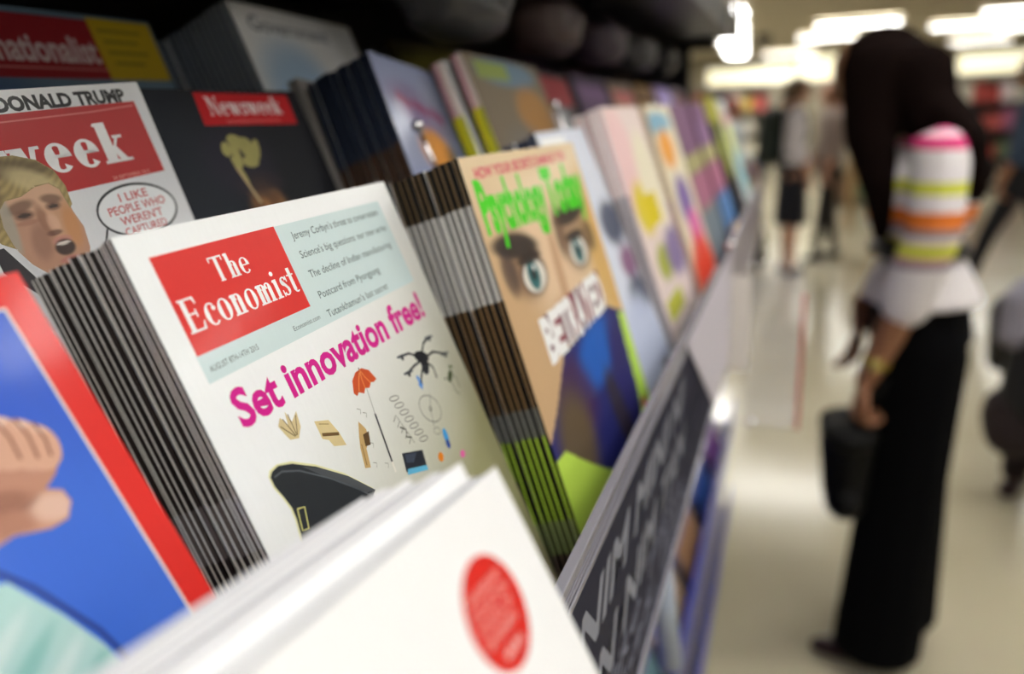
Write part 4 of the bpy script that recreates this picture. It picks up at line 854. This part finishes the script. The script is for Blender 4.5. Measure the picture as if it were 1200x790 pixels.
organic('trousers', [((0, 0, 1.06), (.105, .15, .05), (-.005, 0, .93), (.125, .165, .08)), ((-.005, .085, .9), (.115, .09, .1), (.005, .09, .5), (.105, .085, .1)), ((.005, .09, .5), (.105, .085, .1), (.03, .095, .06), (.115, .095, .045)),
                     ((-.005, -.085, .9), (.115, .09, .1), (-.015, -.09, .5), (.105, .085, .1)), ((-.015, -.09, .5), (.105, .085, .1), (-.02, -.095, .06), (.11, .095, .045))], TR, .012, 3, wom)
SH = mat('dark_red_shoe', '#2a0f10', rough=.35, noise=.1)
for x, y in ((.055, .095), (.0, -.095)): organic('shoe', [((x - .08, y, .03), (.035, .035, .028), (x + .06, y, .03), (.04, .04, .028)), ((x + .06, y, .028), (.04, .04, .026), (x + .115, y, .024), (.028, .03, .02))], SH, .006, 2, wom)
organic('forearm', [((.035, .185, 1.05), .04, (.065, .185, .96), .036), ((.065, .185, .96), .036, (.1, .185, .86), .026)], SKIN, .006, 2, wom)
hand_parts(wom, Matrix.Translation((.105, .185, .85)) @ Matrix.Rotation(-.25, 4, 'Y') @ Matrix.Rotation(pi / 2, 4, 'Z'), SKIN, 1, 1.0, .95)
organic('forearm', [((.07, -.17, 1.06), .038, (.13, -.12, .93), .028)], SKIN, .006, 2, wom)
hand_parts(wom, Matrix.Translation((.135, -.115, .91)) @ Matrix.Rotation(pi / 2, 4, 'Z'), SKIN, -1, 1.0, .5)
bm = bmesh.new(); R_ = Matrix.Translation((.088, .185, .895)) @ Matrix.Rotation(-.35, 4, 'Y')
bmesh.ops.create_cone(bm, cap_ends=True, segments=24, radius1=.0325, radius2=.0325, depth=.016)
for v in bm.verts: v.co = R_ @ v.co
from_bm('watch_strap', bm, mat('gold_bracelet', '#b89a3c', rough=.3, metal=.7, noise=.1), wom, True); ball('watch_face', (.088, .219, .895), .014, mat('watch_face', '#d9c878', rough=.2, metal=.5, noise=.05), wom, (1, .4, 1))
hd = head_parts(wom, (.13, 0, 1.545), .75, SKIN)
HAIR = mat('dark_brown_hair', '#140b09', rough=.9, noise=.35, nscale=60, stretch=(1, 1, .08), bump=.9, bscale=60, spec=.05)
organic('hair', [((.125, 0, 1.572), (.108, .096, .096), (.09, 0, 1.535), (.1, .1, .09)), ((.06, 0, 1.50), (.085, .105, .08), (-.015, 0, 1.42), (.06, .115, .055)), ((-.015, 0, 1.42), (.06, .115, .05), (-.095, 0, 1.32), (.036, .10, .035)),
                 ((.13, .085, 1.56), (.09, .035, .07), (.14, .10, 1.42), (.06, .035, .06)), ((.14, .10, 1.42), (.06, .035, .06), (.11, .12, 1.30), (.04, .03, .05)), ((.11, .12, 1.30), (.04, .03, .05), (.10, .12, 1.20), (.022, .02, .03)),
                 ((.13, -.085, 1.56), (.09, .035, .07), (.14, -.10, 1.40), (.06, .035, .06)), ((.14, -.10, 1.40), (.06, .035, .06), (.11, -.11, 1.26), (.03, .03, .04)), ((.05, .08, 1.55), (.08, .05, .07), (.02, .10, 1.44), (.06, .045, .05)), ((.0, .09, 1.46), (.055, .06, .06), (-.06, .13, 1.40), (.04, .07, .05)), ((-.06, .13, 1.40), (.04, .07, .05), (-.085, .12, 1.30), (.026, .05, .04))], HAIR, .009, 2, wom)
# her bag
bg = empty('handbag', (.31 - .145, 2.0, .515)); tag(bg, 'soft black handbag held low by the woman in the striped sweater', 'handbag')
LEA = mat('black_leather', '#0c0b0a', spec=.15, rough=.6, noise=.2, nscale=12, bump=.5, bscale=30)
organic('bag_body', [((-.01, -.05, .03), (.05, .07, .05), (-.01, .05, .03), (.05, .07, .05)), ((-.01, -.05, .2), (.07, .07, .03), (-.01, .05, .2), (.07, .07, .03)), ((-.01, 0, .04), (.055, .09, .05), (-.01, 0, .2), (.07, .09, .03))], LEA, .008, 3, bg)
for s in (-.03, .03): tube('bag_handle', [(0, s, .22), (.035, s, .29), (.07, s * .4, .335), (.06, -s * .2, .30), (.01, s, .22)], .005, LEA, bg, 8)
box('clasp', (-.062, -.012, .17), (-.055, .012, .2), mat('gold_clasp', '#8a7430', rough=.3, metal=.8, noise=.1), bg)

def simple_person(x, y, ang, label, top, legs, hairc, skin, h=1.68, stride=0, bare=False, pack=None, skirt=None, shoec='#141214', hairlen=0, armfwd=.1):
    p = empty('person', (x, y, 0), ang); tag(p, label, 'person'); k = h / 1.68
    mt = mat('top_' + top, top, rough=.85, noise=.15, nscale=14); ml = mat('legwear_' + legs, legs, rough=.85, noise=.15, nscale=14); mh = mat('hair_' + hairc, hairc, rough=.5, noise=.3, nscale=50)
    organic('top', [((0, 0, .98 * k), (.11, .16, .07), (0, 0, 1.18 * k), (.11, .155, .1)), ((0, 0, 1.18 * k), (.11, .155, .1), (0, 0, 1.36 * k), (.09, .17, .06)), ((0, -.13, 1.38 * k), .06, (0, .13, 1.38 * k), .06),
                    ((0, .18, 1.36 * k), .055, (.0, .21, 1.12 * k), .047), ((.0, .21, 1.12 * k), .047, (armfwd * .6, .21, 1.0 * k), .042), ((0, -.18, 1.36 * k), .055, (.0, -.21, 1.12 * k), .047), ((.0, -.21, 1.12 * k), .047, (armfwd * .6, -.21, 1.0 * k), .042)], mt, .013, 3, p)
    for s in (-1, 1):
        organic('forearm', [((armfwd * .6, s * .21, 1.0 * k), .037, (armfwd, s * .2, .88 * k), .027)], skin, .008, 1, p)
        hand_parts(p, Matrix.Translation((armfwd + .01, s * .2, .85 * k)) @ Matrix.Rotation(pi / 2, 4, 'Z'), skin, s, .95, .7)
    st = stride
    caps = [((0, 0, .98 * k), (.11, .15, .06), (0, 0, .9 * k), (.12, .16, .07))]
    if skirt: organic('skirt', caps + [((0, 0, .9 * k), (.12, .16, .06), (0, 0, skirt), (.15, .18, .02))], mat('skirt_' + legs, legs, rough=.85, noise=.15), .013, 3, p); caps = []
    for s in (-1, 1):
        f_ = s * st; caps += [((0, s * .08, .88 * k), (.085, .08, .08), (f_ * .55, s * .085, .5 * k), (.062, .06, .06)), ((f_ * .55, s * .085, .5 * k), (.062, .06, .06), (f_ - .04 * abs(st), s * .085, .09), (.045, .045, .04))]
        organic('shoe', [((f_ - .06, s * .09, .035), .034, (f_ + .1, s * .095, .028), (.04, .036, .026))], mat('shoe_' + shoec, shoec, rough=.4, noise=.1), .008, 1, p)
    organic('legs' if bare else 'trousers', caps, skin if bare else ml, .012, 3, p)
    head_parts(p, (.02, 0, h - .115), .2, skin, size=.98)
    hc = [((0, 0, h - .085), (.108, .092, .092), (-.03, 0, h - .13), (.09, .09, .09))]
    if hairlen: hc += [((-.04, 0, h - .13), (.08, .09, .08), (-.07, 0, h - .15 - hairlen), (.05, .09, .05))]
    organic('hair', hc, mh, .01, 2, p)
    if pack:
        mp_ = mat('pack_' + pack, pack, rough=.7, noise=.2, nscale=20)
        organic('backpack', [((-.21, 0, 1.02 * k), (.12, .16, .08), (-.19, 0, 1.36 * k), (.1, .15, .09)), ((-.27, 0, 1.05 * k), (.04, .11, .07), (-.26, 0, 1.15 * k), (.04, .1, .05))], mp_, .012, 2, p)
        for s in (-1, 1): tube('shoulder_strap', [(-.12, s * .09, 1.36 * k), (-.02, s * .1, 1.45 * k), (.09, s * .1, 1.36 * k), (.11, s * .1, 1.2 * k), (.0, s * .13, 1.05 * k), (-.12, s * .11, 1.02 * k)], .014, mp_, p, 8)
    return p
simple_person(-.02, 7.5, math.radians(8), 'person with a dark green backpack, pale top, navy skirt and bare legs', '#ece6f0', '#14141f', '#5a4630', SKIN2, 1.70, 0, True, '#17221c', skirt=.46, shoec='#2a1c1c')
simple_person(.30, 8.25, math.radians(200), 'person with auburn hair and dark trousers just beyond the backpack shopper', '#8c7c74', '#24201e', '#6a4228', SKIN2, 1.66, .12)
simple_person(-.60, 8.2, math.radians(-20), 'person with red hair and a white and aqua top past the end of the rack', '#d4dcdf', '#7a6a80', '#8c1c10', SKIN2, 1.56, 0, armfwd=.16, hairlen=.1)
b2 = empty('shopping_bag', (-.33, 7.75, 0)); tag(b2, 'small dark bag beside the red-haired person', 'bag')
organic('bag_body', [((0, 0, .055), (.12, .09, .05), (0, 0, .34), (.1, .07, .03))], mat('dark_bag', '#17171c', rough=.5, noise=.1), .012, 2, b2); tube('bag_handle', [(-.05, 0, .34), (-.03, 0, .46), (.03, 0, .46), (.05, 0, .34)], .006, M_BLACK, b2, 8)
simple_person(1.53, 6.6, math.radians(160), 'person in a blue denim jacket with curly brown hair, striding at the right edge', '#35455c', '#141318', '#4a3020', SKIN, 1.74, .3)
# crouching shopper at the right edge
cr_ = empty('person', (.89, 3.05, 0), math.radians(60)); tag(cr_, 'person crouching in a grey and black jacket and maroon trousers at the right edge', 'person')
organic('jacket', [((.0, 0, .45), (.15, .18, .12), (.08, 0, .72), (.15, .19, .12)), ((.08, -.14, .76), .085, (.08, .14, .76), .085), ((.08, .2, .74), .065, (.2, .24, .52), .055), ((.08, -.2, .74), .065, (.2, -.24, .52), .055), ((.2, .24, .52), .055, (.32, .14, .50), .045), ((.2, -.24, .52), .055, (.32, -.14, .50), .045)],
        mat('charcoal_jacket', '#0f0e12', rough=.6, noise=.3, nscale=6), .013, 3, cr_)
organic('scarf', [((.06, -.1, .84), (.11, .09, .045), (.06, .1, .84), (.11, .09, .045)), ((.02, .12, .8), (.1, .09, .06), (.0, .14, .68), (.09, .07, .06))], mat('grey_lilac_scarf', '#8d8894', rough=.9, noise=.3, nscale=12), .012, 3, cr_)
organic('trousers', [((-.02, .1, .34), (.13, .11, .11), (.3, .15, .42), (.075, .075, .075)), ((.3, .15, .42), (.075, .075, .075), (.17, .14, .1), (.05, .05, .05)), ((-.02, -.1, .34), (.13, .11, .11), (.3, -.15, .42), (.075, .075, .075)), ((.3, -.15, .42), (.075, .075, .075), (.17, -.14, .1), (.05, .05, .05)), ((0, -.1, .38), .13, (0, .1, .38), .13)],
        mat('maroon_trousers', '#1e0f10', rough=.8, noise=.2), .013, 3, cr_)
for s in (-1, 1):
    organic('shoe', [((.12, s * .14, .035), .036, (.27, s * .15, .028), (.042, .038, .026))], mat('maroon_shoe', '#2a1112', rough=.4, noise=.1), .008, 1, cr_)
    hand_parts(cr_, Matrix.Translation((.36, s * .11, .5)) @ Matrix.Rotation(-pi / 2, 4, 'Y'), SKIN2, 1, 1, .6)
head_parts(cr_, (.22, 0, .99), .5, SKIN2); organic('hair', [((.2, 0, 1.02), (.11, .095, .095), (.15, 0, .97), (.09, .09, .09))], HAIR, .01, 2, cr_)

# ================================================================== FAR SHOP
SIGN = mat('backlit_cream_fascia', '#f4efcf', rough=.5, emit=(1.0, .93, .66), estr=1.0, noise=.02)
def fascia(x0, x1, y, z0, z1, lb):
    e = empty('fascia_sign', (x0, y, z0)); tag(e, lb, 'lit sign'); box('light_panel', (0, 0, 0), (x1 - x0, .12, z1 - z0), SIGN, e)
    bm = bmesh.new(); bm_box(bm, (-.03, -.01, -.03), (x1 - x0 + .03, .13, 0)); bm_box(bm, (-.03, -.01, z1 - z0), (x1 - x0 + .03, .13, z1 - z0 + .03)); from_bm('sign_frame', bm, M_HOUS, e)
fascia(-2.2, -.15, 21.58, 1.97, 2.33, 'warm backlit fascia panel high on the far wall, left of the far ceiling light')
fascia(-.05, 1.16, 21.58, 1.97, 2.53, 'warm backlit fascia panel behind the backpack shopper and up to the dark hair')
fascia(3.43, 7.3, 21.58, 1.94, 2.38, 'warm backlit fascia panel between the dark hair and the right edge')
gpal = ['#c8bfae', '#b8544c', '#d8a060', '#6a7a5c', '#4a5a8c', '#e0d8c0', '#9a5a7a', '#c8b040', '#8a6a50', '#a84038', '#5c8a90', '#d8c8c8']
gnm = ['stone', 'brick red', 'apricot', 'sage', 'denim blue', 'cream', 'mauve', 'mustard', 'cocoa', 'crimson', 'teal', 'blush']
def far_unit(x0, x1, y, h, cnt, place, shade):
    e = empty('shelf_unit', (x0, y, 0)); tag(e, 'shelving unit ' + place, 'shelving'); W = x1 - x0; ms = mat('far_shelf_' + shade, shade, rough=.6, noise=.1)
    box('back_panel', (0, .4, 0), (W, .42, h), ms, e)
    for s in (0, W - .03): box('upright', (s, 0, 0), (s + .03, .4, h), ms, e)
    lv = int(h / .42)
    for i in range(lv + 1): box('shelf', (.03, 0, .08 + i * .42), (W - .03, .4, .1 + i * .42), ms, e)
    base_me = {}
    for i in range(lv):
        x = .05; cnt = 0
        while x < W - .3:
            w_ = random.uniform(.12, .26); hh = random.uniform(.18, .32); ci = random.randrange(12)
            bm = bmesh.new(); bm_box(bm, (-w_ / 2, -.13, 0), (w_ / 2, .13, hh), .008); o = from_bm('carton', bm, mat('carton_' + gnm[ci], gpal[ci], rough=.6, noise=.3, nscale=6))
            o.location = (x0 + x + w_ / 2, y + .17, .1 + i * .42); cnt += 1; tag(o, gnm[ci] + ' carton ' + ORD[cnt - 1] + ' from left on ' + ('lowest', 'second', 'third', 'fourth')[i] + ' shelf ' + place, 'carton', 'cartons on the shelving ' + place); x += w_ + .03
far_unit(-2.4, -.5, 16.5, 1.75, 0, 'beyond the rack end', '#8c877c')
far_unit(-.35, .0, 17.6, 1.7, 0, 'left of the backpack shopper', '#6a665e')
far_unit(.55, 2.0, 12.5, 1.5, 0, 'right of the backpack shopper', '#8a7a60')
far_unit(2.3, 4.6, 14.5, 1.7, 0, 'behind the striped sweater', '#3c3a38')
far_unit(2.6, 4.2, 9.6, 1.45, 0, 'behind the denim jacket', '#6a645a')
# wooden crates on a low table right of the backpack shopper
WD = mat('pale_crate_wood', '#a08358', rough=.7, noise=.25, nscale=8, stretch=(1, 1, 8))
tb = empty('display_table', (.95, 10.4, 0)); tag(tb, 'low wooden display table right of the backpack shopper', 'table'); box('table_top', (-.35, -.3, .56), (.35, .3, .6), WD, tb)
for sx in (-.31, .31):
    for sy in (-.26, .26): box('leg', (sx - .03, sy - .03, 0), (sx + .03, sy + .03, .56), WD, tb)
for i, (x, y, z, lb) in enumerate(((.75, 10.4, .6, 'left wooden crate on the display table'), (1.12, 10.4, .6, 'right wooden crate on the display table'), (.8, 10.4, .87, 'upper wooden crate on the display table'))):
    c_ = empty('crate', (x, y, z)); tag(c_, lb, 'crate', 'wooden crates')
    box('crate_floor', (-.16, -.2, 0), (.16, .2, .012), WD, c_)
    for sx in (-1, 1):
        for j in range(3): box('slat', (sx * .16 - .006, -.2, .02 + j * .085), (sx * .16 + .006, .2, .085 + j * .085), WD, c_); box('slat', (-.16, sx * .2 - .006, .02 + j * .085), (.16, sx * .2 + .006, .085 + j * .085), WD, c_)
# dark dome camera on the ceiling
dc = empty('ceiling_dome', (-.62, 15.2, CEIL - .012)); tag(dc, 'small dark dome fitting on the ceiling above the rack end', 'ceiling fitting')
ball('dome', (0, 0, -.09), .11, M_BLACK, dc); bm = bmesh.new(); bmesh.ops.create_cone(bm, cap_ends=True, segments=24, radius1=.13, radius2=.13, depth=.06)
for v in bm.verts: v.co.z -= .03
from_bm('mount', bm, M_BLACK, dc)
